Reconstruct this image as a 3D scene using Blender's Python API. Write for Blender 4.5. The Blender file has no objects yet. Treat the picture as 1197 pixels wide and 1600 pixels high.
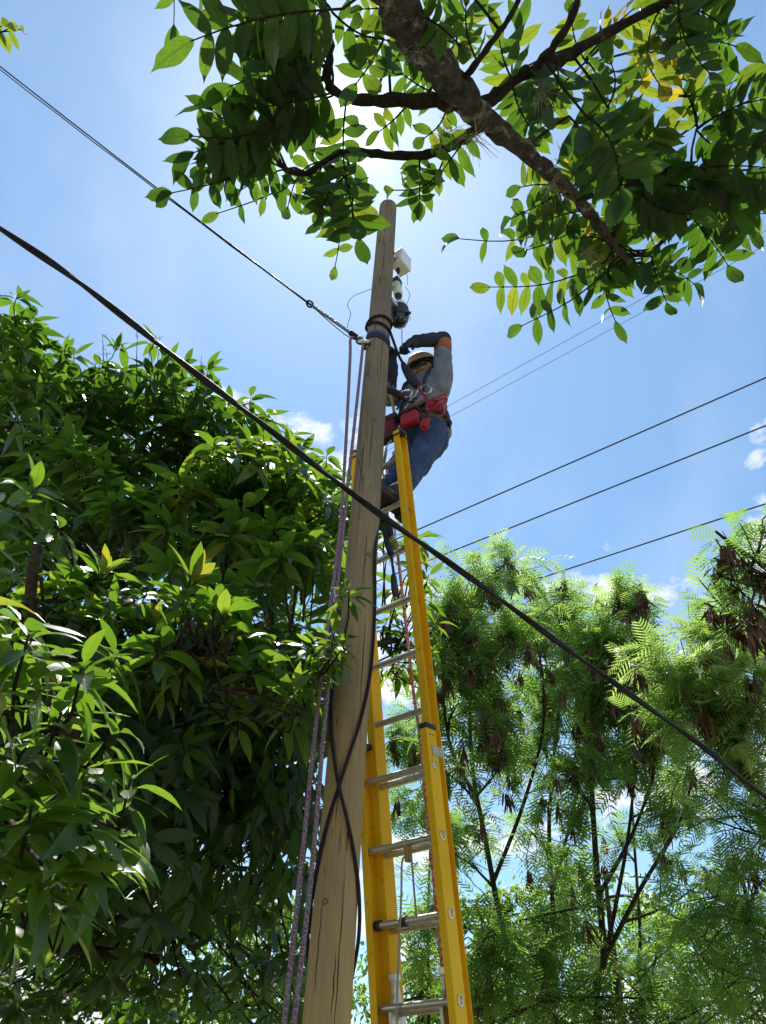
import bpy, bmesh, math, random
import numpy as np
from mathutils import Vector, Matrix, Quaternion
random.seed(7); rng = np.random.default_rng(7)
scene = bpy.context.scene
COL = scene.collection

# ------------------------------------------------------------------ camera
EYE = Vector((0, 0, 1.5))
FPX = 1231.0                                    # focal length in pixels of the 1197 x 1600 frame
PITCH, ROLL = math.radians(40.42), math.radians(2.71)
FW = Vector((0, math.cos(PITCH), math.sin(PITCH)))
_up = Vector((0, -math.sin(PITCH), math.cos(PITCH))); _rt = Vector((1, 0, 0))
RT = _rt * math.cos(ROLL) + _up * math.sin(ROLL)
UP = _up * math.cos(ROLL) - _rt * math.sin(ROLL)
cam_d = bpy.data.cameras.new('camera'); cam = bpy.data.objects.new('camera', cam_d); COL.objects.link(cam)
cam_d.sensor_fit = 'VERTICAL'; cam_d.sensor_height = 24.0; cam_d.lens = FPX / 1600 * 24.0
cam_d.clip_start = 0.05; cam_d.clip_end = 3000
M = Matrix.Identity(4)
for i in range(3):
    M[i][0], M[i][1], M[i][2], M[i][3] = RT[i], UP[i], -FW[i], EYE[i]
cam.matrix_world = M
scene.camera = cam

def ray(x, y): return FW + RT * ((x - 598.5) / FPX) + UP * ((800 - y) / FPX)
def at(x, y, d): return EYE + ray(x, y) * d                       # point at depth d (metres along the view axis)
def atY(x, y, Y): r = ray(x, y); return EYE + r * (Y / r.y)       # point in the vertical plane at distance Y
def pix(P):
    v = Vector(P) - EYE; z = v.dot(FW)
    return 598.5 + FPX * v.dot(RT) / z, 800 - FPX * v.dot(UP) / z, z

# ------------------------------------------------------------------ sky, sun, exposure
SUN = ray(540, 195).normalized()
world = bpy.data.worlds.new('World'); scene.world = world; world.use_nodes = True
nt = world.node_tree; nt.nodes.clear()
def N(nt, t, **kw):
    n = nt.nodes.new(t)
    for k, v in kw.items(): setattr(n, k, v)
    return n
def math_n(nt, op, a, b=None, clamp=False):
    n = N(nt, 'ShaderNodeMath', operation=op, use_clamp=clamp)
    for i, v in enumerate((a, b)):
        if v is None: continue
        if isinstance(v, (int, float)): n.inputs[i].default_value = v
        else: nt.links.new(v, n.inputs[i])
    return n.outputs[0]
sky = N(nt, 'ShaderNodeTexSky'); sky.sky_type = 'NISHITA'; sky.sun_disc = False
sky.sun_elevation = math.asin(SUN.z); sky.sun_rotation = math.atan2(SUN.x, SUN.y)
sky.air_density = 1.0; sky.dust_density = 0.28; sky.ozone_density = 2.0; sky.altitude = 300
tc = N(nt, 'ShaderNodeTexCoord'); sep = N(nt, 'ShaderNodeSeparateXYZ'); nt.links.new(tc.outputs['Generated'], sep.inputs[0])
# cumulus: 3-D noise over the direction, more cover towards the horizon; a little thin cirrus
mp = N(nt, 'ShaderNodeMapping'); nt.links.new(tc.outputs['Generated'], mp.inputs[0]); mp.inputs['Location'].default_value = (10.837681, -29.831265, 31.801976); mp.inputs['Scale'].default_value = (1, 1, 1.5)
n1 = N(nt, 'ShaderNodeTexNoise'); n1.inputs['Scale'].default_value = 5.0; n1.inputs['Detail'].default_value = 9; n1.inputs['Roughness'].default_value = 0.58
nt.links.new(mp.outputs[0], n1.inputs[0])
el = math_n(nt, 'MULTIPLY', sep.outputs['Z'], 1.0)
cov = N(nt, 'ShaderNodeMapRange'); cov.inputs[1].default_value = 0.12; cov.inputs[2].default_value = 0.72; cov.inputs[3].default_value = 0.47; cov.inputs[4].default_value = 0.588
nt.links.new(el, cov.inputs[0])
cov2 = N(nt, 'ShaderNodeMapRange'); cov2.inputs[1].default_value = 0.72; cov2.inputs[2].default_value = 0.82; cov2.inputs[4].default_value = 0.2; nt.links.new(el, cov2.inputs[0])
dif = math_n(nt, 'SUBTRACT', n1.outputs[0], math_n(nt, 'ADD', cov.outputs[0], cov2.outputs[0]))
cum = math_n(nt, 'MULTIPLY', dif, 16.0, clamp=True)
mp2 = N(nt, 'ShaderNodeMapping'); nt.links.new(tc.outputs['Generated'], mp2.inputs[0]); mp2.inputs['Location'].default_value = (0.3, 5.2, 1.0); mp2.inputs['Scale'].default_value = (1.6, 1.0, 1.0)
n2 = N(nt, 'ShaderNodeTexNoise'); n2.inputs['Scale'].default_value = 2.6; n2.inputs['Detail'].default_value = 6; n2.inputs['Roughness'].default_value = 0.55
nt.links.new(mp2.outputs[0], n2.inputs[0])
cir = math_n(nt, 'MULTIPLY', math_n(nt, 'SUBTRACT', n2.outputs[0], 0.46), 2.2, clamp=True)
cir = math_n(nt, 'MULTIPLY', cir, 0.28)
fac = math_n(nt, 'MAXIMUM', cum, cir)
mix = N(nt, 'ShaderNodeMix', data_type='RGBA'); nt.links.new(fac, mix.inputs[0]); tintn = N(nt, 'ShaderNodeMix', data_type='RGBA', blend_type='MULTIPLY'); tintn.inputs[0].default_value = 1.0; nt.links.new(sky.outputs[0], tintn.inputs[6]); tintn.inputs[7].default_value = (0.92, 1.07, 1.03, 1); nt.links.new(tintn.outputs[2], mix.inputs[6]); mix.inputs[7].default_value = (5.6, 5.8, 6.1, 1)
# forward scattering of the thin haze: bright aureole round the sun
nrmv = N(nt, 'ShaderNodeVectorMath', operation='NORMALIZE'); nt.links.new(tc.outputs['Generated'], nrmv.inputs[0])
dotn = N(nt, 'ShaderNodeVectorMath', operation='DOT_PRODUCT'); nt.links.new(nrmv.outputs[0], dotn.inputs[0]); dotn.inputs[1].default_value = SUN
cs = math_n(nt, 'MAXIMUM', dotn.outputs['Value'], 0.0)
aur = math_n(nt, 'ADD', math_n(nt, 'MULTIPLY', math_n(nt, 'POWER', cs, 110.0), 0.8), math_n(nt, 'MULTIPLY', math_n(nt, 'POWER', cs, 1300.0), 8.0))
acol = N(nt, 'ShaderNodeMix', data_type='RGBA', blend_type='ADD'); acol.inputs[0].default_value = 1.0; nt.links.new(mix.outputs[2], acol.inputs[6]); nt.links.new(aur, acol.inputs[7])
bg = N(nt, 'ShaderNodeBackground'); bg.inputs[1].default_value = 0.10
nt.links.new(acol.outputs[2], bg.inputs[0])
wo = N(nt, 'ShaderNodeOutputWorld'); nt.links.new(bg.outputs[0], wo.inputs[0])
sl = bpy.data.lights.new('sun', 'SUN'); sl.energy = 4.2; sl.angle = math.radians(0.53); sl.color = (1.0, 0.95, 0.86)
so = bpy.data.objects.new('sun', sl); COL.objects.link(so); so.rotation_euler = SUN.to_track_quat('Z', 'Y').to_euler(); so.location = (0, 0, 30)
scene.view_settings.view_transform = 'Standard'; scene.view_settings.look = 'None'
scene.view_settings.gamma = 1.0; scene.view_settings.exposure = 1.0
scene.cycles.max_bounces = 8; scene.cycles.transmission_bounces = 6; scene.cycles.diffuse_bounces = 4

# ------------------------------------------------------------------ helpers
def new_mat(name):
    m = bpy.data.materials.new(name); m.use_nodes = True; t = m.node_tree; t.nodes.clear()
    out = N(t, 'ShaderNodeOutputMaterial'); b = N(t, 'ShaderNodeBsdfPrincipled'); t.links.new(b.outputs[0], out.inputs[0])
    return m, t, b, out
def ramp(t, fac, stops):
    r = N(t, 'ShaderNodeValToRGB'); e = r.color_ramp.elements
    while len(e) < len(stops): e.new(0.5)
    for i, (p, c) in enumerate(stops): e[i].position = p; e[i].color = (*c, 1)
    t.links.new(fac, r.inputs[0]); return r.outputs[0]
def noise(t, scale, vec=None, detail=5, rough=0.6):
    n = N(t, 'ShaderNodeTexNoise'); n.inputs['Scale'].default_value = scale; n.inputs['Detail'].default_value = detail; n.inputs['Roughness'].default_value = rough
    if vec is not None: t.links.new(vec, n.inputs[0])
    return n.outputs[0]
def coords(t, kind='Object', scale=(1, 1, 1)):
    c = N(t, 'ShaderNodeTexCoord'); m = N(t, 'ShaderNodeMapping'); t.links.new(c.outputs[kind], m.inputs[0]); m.inputs['Scale'].default_value = scale
    return m.outputs[0]
def bump(t, b, h, strength=0.3, dist=0.01):
    n = N(t, 'ShaderNodeBump'); n.inputs['Strength'].default_value = strength; n.inputs['Distance'].default_value = dist
    t.links.new(h, n.inputs['Height']); t.links.new(n.outputs[0], b.inputs['Normal'])
def simple(name, ca, cb, scale=20, rough=0.6, metal=0.0, bmp=0.0, vscale=(1, 1, 1), rvar=0.15, coat=0.0, spec=0.5):
    m, t, b, o = new_mat(name)
    v = coords(t, 'Object', vscale); n = noise(t, scale, v)
    t.links.new(ramp(t, n, [(0.3, ca), (0.7, cb)]), b.inputs['Base Color'])
    n2 = noise(t, scale * 0.37, v)
    mr = N(t, 'ShaderNodeMapRange'); t.links.new(n2, mr.inputs[0]); mr.inputs[1].default_value = 0.3; mr.inputs[2].default_value = 0.7; mr.inputs[3].default_value = max(0.05, rough - rvar); mr.inputs[4].default_value = min(1, rough + rvar)
    t.links.new(mr.outputs[0], b.inputs['Roughness']); b.inputs['Metallic'].default_value = metal; b.inputs['Coat Weight'].default_value = coat; b.inputs['Specular IOR Level'].default_value = spec
    if bmp: bump(t, b, n, bmp, 0.004)
    return m
def leaf_mat(name, stops, tstops, trans=0.42, rough=0.42, veins=0.0, spec=0.5, spots=0.0):
    m, t, b, out = new_mat(name)
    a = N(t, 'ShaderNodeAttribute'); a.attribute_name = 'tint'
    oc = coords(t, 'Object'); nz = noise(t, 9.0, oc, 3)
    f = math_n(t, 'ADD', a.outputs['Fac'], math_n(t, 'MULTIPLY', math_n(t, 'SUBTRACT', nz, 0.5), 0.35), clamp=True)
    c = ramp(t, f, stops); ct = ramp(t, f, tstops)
    if veins:
        uv = N(t, 'ShaderNodeTexCoord'); s = N(t, 'ShaderNodeSeparateXYZ'); t.links.new(uv.outputs['UV'], s.inputs[0])
        av = math_n(t, 'ABSOLUTE', math_n(t, 'SUBTRACT', s.outputs[1], 0.5))
        ph = math_n(t, 'FRACT', math_n(t, 'SUBTRACT', math_n(t, 'MULTIPLY', s.outputs[0], 8.0), math_n(t, 'MULTIPLY', av, 4.0)))
        side = math_n(t, 'LESS_THAN', ph, 0.13); mid = math_n(t, 'LESS_THAN', av, 0.035)
        vf = math_n(t, 'MULTIPLY', math_n(t, 'MAXIMUM', math_n(t, 'MULTIPLY', side, 0.55), mid), veins)
        vm = N(t, 'ShaderNodeMix', data_type='RGBA'); t.links.new(vf, vm.inputs[0]); t.links.new(ct, vm.inputs[6]); vm.inputs[7].default_value = (0.05, 0.10, 0.012, 1); ct = vm.outputs[2]
        bump(t, b, math_n(t, 'SUBTRACT', 1.0, vf), 0.4, 0.002)
    if spots:                                                      # blotches and specks of leaf spot, brown
        gp = N(t, 'ShaderNodeNewGeometry'); ns = noise(t, 95.0, gp.outputs['Position'], 3); ms = N(t, 'ShaderNodeMapRange'); t.links.new(ns, ms.inputs[0]); ms.inputs[1].default_value = .63; ms.inputs[2].default_value = .69; ms.inputs[4].default_value = spots
        for q in (0, 1):
            mm = N(t, 'ShaderNodeMix', data_type='RGBA'); t.links.new(ms.outputs[0], mm.inputs[0]); t.links.new((c, ct)[q], mm.inputs[6]); mm.inputs[7].default_value = (0.09, 0.06, 0.02, 1)
            if q: ct = mm.outputs[2]
            else: c = mm.outputs[2]
    t.links.new(c, b.inputs['Base Color']); b.inputs['Roughness'].default_value = rough; b.inputs['Specular IOR Level'].default_value = spec
    tr = N(t, 'ShaderNodeBsdfTranslucent'); t.links.new(ct, tr.inputs[0])
    mx = N(t, 'ShaderNodeMixShader'); mx.inputs[0].default_value = trans
    t.links.new(b.outputs[0], mx.inputs[1]); t.links.new(tr.outputs[0], mx.inputs[2]); t.links.new(mx.outputs[0], out.inputs[0])
    return m

class MB:
    """collects verts / faces / per-vertex uv and tint; build() links ONE mesh object"""
    def __init__(s): s.v = []; s.f = []; s.uv = []; s.t = []
    def add(s, vs, fs, uv=None, tint=0.5):
        o = len(s.v); s.v += [tuple(p) for p in vs]; s.f += [tuple(i + o for i in f) for f in fs]
        s.uv += list(uv) if uv is not None else [(0, 0)] * len(vs); s.t += [tint] * len(vs); return s
    def tube(s, pts, rad, n=8, cap=True, tint=0.5):
        pts = [Vector(p) for p in pts]; k = len(pts)
        if not hasattr(rad, '__len__'): rad = [rad] * k
        tg = [(pts[min(i + 1, k - 1)] - pts[max(i - 1, 0)]).normalized() for i in range(k)]
        a = tg[0].orthogonal().normalized(); vs = []; uv = []; L = 0
        for i in range(k):
            if i: L += (pts[i] - pts[i - 1]).length
            a = (a - tg[i] * a.dot(tg[i])).normalized(); b = tg[i].cross(a)
            for j in range(n + 1):
                w = 2 * math.pi * j / n; vs.append(pts[i] + (a * math.cos(w) + b * math.sin(w)) * rad[i]); uv.append((L, j / n))
        fs = [(i * (n + 1) + j, i * (n + 1) + j + 1, (i + 1) * (n + 1) + j + 1, (i + 1) * (n + 1) + j) for i in range(k - 1) for j in range(n)]
        if cap: fs += [tuple(range(n - 1, -1, -1)), tuple((k - 1) * (n + 1) + j for j in range(n))]
        return s.add(vs, fs, uv, tint)
    def box(s, c, ax, ay, az, hx, hy, hz):
        c = Vector(c); ax, ay, az = (Vector(q).normalized() for q in (ax, ay, az))
        vs = [c + ax * hx * i + ay * hy * j + az * hz * k for k in (-1, 1) for j in (-1, 1) for i in (-1, 1)]
        return s.add(vs, [(0, 2, 3, 1), (4, 5, 7, 6), (0, 1, 5, 4), (2, 6, 7, 3), (0, 4, 6, 2), (1, 3, 7, 5)])
    def prism(s, poly, o, ax, ay, az, l0, l1):
        o = Vector(o); n = len(poly)
        vs = [o + ax * p[0] + ay * p[1] + az * l for l in (l0, l1) for p in poly]
        fs = [tuple(range(n - 1, -1, -1)), tuple(range(n, 2 * n))] + [(i, (i + 1) % n, n + (i + 1) % n, n + i) for i in range(n)]
        return s.add(vs, fs)
    def lathe(s, prof, c, az, n=20, tint=0.5):
        """profile (radius, height) turned about az through c"""
        c = Vector(c); az = Vector(az).normalized(); a = az.orthogonal().normalized(); b = az.cross(a); k = len(prof)
        vs = [c + az * h + (a * math.cos(2 * math.pi * j / n) + b * math.sin(2 * math.pi * j / n)) * r for r, h in prof for j in range(n)]
        fs = [(i * n + j, i * n + (j + 1) % n, (i + 1) * n + (j + 1) % n, (i + 1) * n + j) for i in range(k - 1) for j in range(n)]
        fs += [tuple(range(n - 1, -1, -1)), tuple((k - 1) * n + j for j in range(n))]
        return s.add(vs, fs)
    def ell(s, c, ax, ay, az, rx, ry, rz, n=16, m=10):
        c = Vector(c); vs = [c + az * rz]; fs = []
        for i in range(1, m):
            t = math.pi * i / m
            for j in range(n):
                w = 2 * math.pi * j / n; vs.append(c + ax * (rx * math.sin(t) * math.cos(w)) + ay * (ry * math.sin(t) * math.sin(w)) + az * (rz * math.cos(t)))
        vs.append(c - az * rz); L = len(vs) - 1
        for j in range(n):
            fs.append((0, 1 + j, 1 + (j + 1) % n)); fs.append((L, 1 + (m - 2) * n + (j + 1) % n, 1 + (m - 2) * n + j))
            for i in range(m - 2):
                a = 1 + i * n + j; b = 1 + i * n + (j + 1) % n; fs.append((a, a + n, b + n, b))
        return s.add(vs, fs)
    def cap(s, p0, r0, p1, r1, n=12):
        """closed tapered capsule"""
        p0, p1 = Vector(p0), Vector(p1); d = (p1 - p0).normalized(); pts = []; rr = []
        for i in range(4): w = math.pi / 2 * (i + .25) / 4.25; pts.append(p0 - d * r0 * math.cos(w)); rr.append(r0 * math.sin(w))
        for i in range(4): w = math.pi / 2 * (4 - i) / 4.25; pts.append(p1 + d * r1 * math.cos(w)); rr.append(r1 * math.sin(w))
        return s.tube(pts, rr, n)
    def mesh(s, name, mat=None, smooth=True):
        me = bpy.data.meshes.new(name); me.from_pydata(s.v, [], s.f); me.validate()
        uvl = me.uv_layers.new(name='UVMap'); li = np.zeros(len(me.loops), dtype=np.int32); me.loops.foreach_get('vertex_index', li)
        uvl.data.foreach_set('uv', np.array(s.uv, dtype=np.float32)[li].ravel())
        at_ = me.attributes.new('tint', 'FLOAT', 'POINT'); at_.data.foreach_set('value', np.array(s.t, dtype=np.float32))
        if smooth: me.polygons.foreach_set('use_smooth', [True] * len(me.polygons))
        if mat: me.materials.append(mat)
        return me
    def build(s, name, mat, parent=None, smooth=True, auto=None, bevel=0):
        o = link(bpy.data.objects.new(name, s.mesh(name, mat, smooth)), parent)
        if bevel: b = o.modifiers.new('bevel', 'BEVEL'); b.width = bevel; b.segments = 2; b.limit_method = 'ANGLE'
        if auto: o.data.set_sharp_from_angle(angle=math.radians(auto))
        return o
def link(o, parent=None, mtx=None):
    COL.objects.link(o)
    if mtx is not None: o.matrix_basis = mtx
    if parent is not None:
        o.parent = parent
        p = parent; w = Matrix.Identity(4); chain = []
        while p is not None: chain.append(p); p = p.parent
        for p in reversed(chain): w = w @ p.matrix_parent_inverse @ p.matrix_basis
        o.matrix_parent_inverse = w.inverted()
    return o
def thing(name, loc, label, cat, group=None):
    e = bpy.data.objects.new(name, None); e.empty_display_size = 0.1; e.location = loc; COL.objects.link(e); tag(e, label, cat, group); return e
def tag(o, label=None, cat=None, group=None, kind=None):
    for k, v in (('label', label), ('category', cat), ('group', group), ('kind', kind)):
        if v: o[k] = v
    return o
def smooth_path(pts, k=6):
    """Catmull-Rom through the points"""
    pts = [Vector(p) for p in pts]; out = []
    for i in range(len(pts) - 1):
        p0, p1, p2, p3 = pts[max(i - 1, 0)], pts[i], pts[i + 1], pts[min(i + 2, len(pts) - 1)]
        for j in range(k):
            t = j / k; out.append(0.5 * ((2 * p1) + (p2 - p0) * t + (2 * p0 - 5 * p1 + 4 * p2 - p3) * t * t + (3 * p1 - p0 - 3 * p2 + p3) * t ** 3))
    return out + [pts[-1]]
def lerp_list(a, n): return list(np.interp(np.linspace(0, 1, n), np.linspace(0, 1, len(a)), a))
def bake(name, templates, mats4, tints, which, mat, parent):
    """many transformed copies of small templates -> ONE mesh object"""
    Vs, Fs, UVs, Ts, off = [], [], [], [], 0
    mats4 = np.asarray(mats4); tints = np.asarray(tints, dtype=np.float32); which = np.asarray(which)
    for k, tp in enumerate(templates):
        idx = np.nonzero(which == k)[0]
        if not len(idx): continue
        v = np.asarray(tp.v, dtype=np.float64); f = np.asarray(tp.f, dtype=np.int64); uv = np.asarray(tp.uv, dtype=np.float32)
        A = mats4[idx]; W = np.einsum('nij,kj->nki', A[:, :3, :3], v) + A[:, None, :3, 3]
        nv = len(v); Vs.append(W.reshape(-1, 3)); UVs.append(np.tile(uv, (len(idx), 1))); Ts.append(np.repeat(tints[idx], nv))
        Fs.append((f[None] + (np.arange(len(idx)) * nv)[:, None, None] + off).reshape(-1, f.shape[1])); off += nv * len(idx)
    V = np.concatenate(Vs).astype(np.float32); F = np.concatenate(Fs); UV = np.concatenate(UVs); T = np.concatenate(Ts)
    me = bpy.data.meshes.new(name); me.vertices.add(len(V)); me.vertices.foreach_set('co', V.ravel())
    m, k = F.shape; me.loops.add(m * k); me.loops.foreach_set('vertex_index', F.ravel().astype(np.int32))
    me.polygons.add(m); me.polygons.foreach_set('loop_start', (np.arange(m) * k).astype(np.int32)); me.polygons.foreach_set('loop_total', np.full(m, k, dtype=np.int32))
    me.polygons.foreach_set('use_smooth', np.ones(m, dtype=bool))
    uvl = me.uv_layers.new(name='UVMap'); uvl.data.foreach_set('uv', UV[F.ravel()].ravel())
    a = me.attributes.new('tint', 'FLOAT', 'POINT'); a.data.foreach_set('value', T)
    me.update(calc_edges=True); me.materials.append(mat)
    return link(bpy.data.objects.new(name, me), parent)
def frame(origin, x, z, s=1.0):
    """matrix: local x along x, local z near z"""
    x = Vector(x).normalized(); y = Vector(z).cross(x)
    if y.length < 1e-5: y = x.orthogonal()
    y.normalize(); z = x.cross(y)
    m = Matrix.Identity(4)
    for i in range(3): m[i][0], m[i][1], m[i][2], m[i][3] = x[i] * s, y[i] * s, z[i] * s, origin[i]
    return m
def leaf_template(width, droop=0.2, fold=0.12, rows=6, peak=0.45, tip=1.0, wave=0.0, twist=0.0, stalk=0.0):
    """unit-long blade along +x, folded on the midrib, drooping towards -z; quads only"""
    b = MB(); vs = []; uv = []
    for i in range(rows + 1):
        t = i / rows
        w = width * 0.5 * (math.sin(math.pi * t ** (math.log(0.5) / math.log(peak))) ** 0.8 if 0 < t < 1 else 0) 
        if t > 0.75: w *= 1 - 0.45 * tip * (t - 0.75) / 0.25
        z = -droop * t * t; x = stalk + (1 - stalk) * (t - 0.12 * droop * t * t)
        tw = twist * t; wz = wave * math.sin(9 * t)
        for j, s in enumerate((-1, 0, 1)):
            yy = s * w; zz = z + abs(s) * w * fold + wz * s * s * w
            vs.append((x, yy * math.cos(tw), zz + yy * math.sin(tw))); uv.append((t, 0.5 + 0.5 * s))
    fs = [(i * 3 + j, (i + 1) * 3 + j, (i + 1) * 3 + j + 1, i * 3 + j + 1) for i in range(rows) for j in (0, 1)]
    return b.add(vs, fs, uv)

# ------------------------------------------------------------------ materials
def pole_material():
    m, t, b, o = new_mat('weathered_pine')
    v = coords(t, 'Object', (22, 22, 0.8)); g = noise(t, 3.0, v, 8, 0.65)
    v2 = coords(t, 'Object', (1, 1, 0.6)); big = noise(t, 2.2, v2, 4)
    c = ramp(t, g, [(0.25, (0.235, 0.185, 0.12)), (0.45, (0.30, 0.235, 0.15)), (0.62, (0.35, 0.275, 0.17)), (0.8, (0.40, 0.32, 0.205))])
    c2 = ramp(t, big, [(0.35, (0.72, 0.74, 0.76)), (0.65, (1.05, 1.0, 0.92))])
    mx = N(t, 'ShaderNodeMix', data_type='RGBA', blend_type='MULTIPLY'); mx.inputs[0].default_value = 1; t.links.new(c, mx.inputs[6]); t.links.new(c2, mx.inputs[7])
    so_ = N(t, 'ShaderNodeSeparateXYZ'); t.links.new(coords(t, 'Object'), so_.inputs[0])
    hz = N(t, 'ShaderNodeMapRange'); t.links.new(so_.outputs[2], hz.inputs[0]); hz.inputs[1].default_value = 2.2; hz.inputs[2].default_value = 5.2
    bounce_col = ramp(t, math_n(t, 'ADD', hz.outputs[0], math_n(t, 'MULTIPLY', math_n(t, 'SUBTRACT', big, 0.5), 0.5), clamp=True), [(0.0, (1.34, 1.20, 0.94)), (1.0, (0.76, 0.75, 0.84))])  # paler low, greyer high: bounce-light falloff painted into the wood colour
    mw_ = N(t, 'ShaderNodeMix', data_type='RGBA', blend_type='MULTIPLY'); mw_.inputs[0].default_value = 1; t.links.new(mx.outputs[2], mw_.inputs[6]); t.links.new(bounce_col, mw_.inputs[7]); mx = mw_
    v3 = coords(t, 'Object', (30, 30, 0.55)); ck = noise(t, 1.6, v3, 3, 0.5)
    crack = math_n(t, 'LESS_THAN', math_n(t, 'ABSOLUTE', math_n(t, 'SUBTRACT', ck, 0.5)), 0.008)
    gate = math_n(t, 'GREATER_THAN', noise(t, 3.0, coords(t, 'Object', (1, 1, 0.5)), 2), 0.52)
    crack = math_n(t, 'MULTIPLY', crack, gate)
    mx2 = N(t, 'ShaderNodeMix', data_type='RGBA'); t.links.new(crack, mx2.inputs[0]); t.links.new(mx.outputs[2], mx2.inputs[6]); mx2.inputs[7].default_value = (0.05, 0.035, 0.02, 1)
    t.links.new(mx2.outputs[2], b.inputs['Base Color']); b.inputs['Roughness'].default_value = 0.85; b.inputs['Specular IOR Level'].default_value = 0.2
    bump(t, b, math_n(t, 'SUBTRACT', g, crack), 0.5, 0.006)
    return m
def bark_material(name, ca, cb, cl, lich=0.58):
    m, t, b, o = new_mat(name)
    v = coords(t, 'Object'); n1_ = noise(t, 34, v, 7, 0.7); n2_ = noise(t, 11, v, 5, 0.65); vo = N(t, 'ShaderNodeTexVoronoi'); vo.inputs['Scale'].default_value = 42; t.links.new(v, vo.inputs[0])
    c = ramp(t, n1_, [(0.32, ca), (0.68, cb)]); lf = N(t, 'ShaderNodeMapRange'); t.links.new(n2_, lf.inputs[0]); lf.inputs[1].default_value = lich - .03; lf.inputs[2].default_value = lich + .05
    mx = N(t, 'ShaderNodeMix', data_type='RGBA'); t.links.new(lf.outputs[0], mx.inputs[0]); t.links.new(c, mx.inputs[6]); mx.inputs[7].default_value = (*cl, 1)
    t.links.new(mx.outputs[2], b.inputs['Base Color']); b.inputs['Roughness'].default_value = 0.92; b.inputs['Specular IOR Level'].default_value = 0.15
    bump(t, b, math_n(t, 'ADD', n1_, vo.outputs['Distance']), 0.9, 0.012); return m
def ladder_material():
    m, t, b, o = new_mat('scuffed_yellow_fibreglass')
    v = coords(t, 'Object'); n1_ = noise(t, 3, v, 4); c = ramp(t, n1_, [(0.3, (0.74, 0.40, 0.008)), (0.7, (0.84, 0.51, 0.018))])
    sc_ = noise(t, 9, coords(t, 'Object', (14, 14, 0.7)), 6, 0.7); dirt = noise(t, 16, v, 7, 0.72)
    f1 = N(t, 'ShaderNodeMapRange'); t.links.new(sc_, f1.inputs[0]); f1.inputs[1].default_value = .60; f1.inputs[2].default_value = .74; f1.inputs[4].default_value = .55
    f2 = N(t, 'ShaderNodeMapRange'); t.links.new(dirt, f2.inputs[0]); f2.inputs[1].default_value = .58; f2.inputs[2].default_value = .72; f2.inputs[4].default_value = .75
    mx = N(t, 'ShaderNodeMix', data_type='RGBA'); t.links.new(f1.outputs[0], mx.inputs[0]); t.links.new(c, mx.inputs[6]); mx.inputs[7].default_value = (0.62, 0.46, 0.16, 1)
    mx2 = N(t, 'ShaderNodeMix', data_type='RGBA'); t.links.new(f2.outputs[0], mx2.inputs[0]); t.links.new(mx.outputs[2], mx2.inputs[6]); mx2.inputs[7].default_value = (0.20, 0.095, 0.02, 1)
    t.links.new(mx2.outputs[2], b.inputs['Base Color']); b.inputs['Roughness'].default_value = 0.65; b.inputs['Specular IOR Level'].default_value = 0.22; bump(t, b, dirt, 0.15, 0.002); return m
def rope_material(name, ca, cb, cc, f1=38, f2=2.4):
    """braided rope: irregular flecks of three colours, colour runs along the length"""
    m, t, b, o = new_mat(name)
    uv = N(t, 'ShaderNodeTexCoord'); mp_ = N(t, 'ShaderNodeMapping'); t.links.new(uv.outputs['UV'], mp_.inputs[0]); mp_.inputs['Scale'].default_value = (f1 * 2.2, 5, 1); mp_.inputs['Rotation'].default_value = (0, 0, 0.5)
    fl = noise(t, 1.0, mp_.outputs[0], 2); nz = noise(t, f2, uv.outputs['UV'], 3)
    c1 = ramp(t, nz, [(0.42, ca), (0.58, cb)])
    mr = N(t, 'ShaderNodeMapRange'); t.links.new(fl, mr.inputs[0]); mr.inputs[1].default_value = 0.46; mr.inputs[2].default_value = 0.56
    mx = N(t, 'ShaderNodeMix', data_type='RGBA'); t.links.new(mr.outputs[0], mx.inputs[0]); t.links.new(c1, mx.inputs[6]); mx.inputs[7].default_value = (*cc, 1)
    t.links.new(mx.outputs[2], b.inputs['Base Color']); b.inputs['Roughness'].default_value = 0.9; b.inputs['Specular IOR Level'].default_value = 0.2
    bump(t, b, fl, 0.6, 0.002); return m
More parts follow.
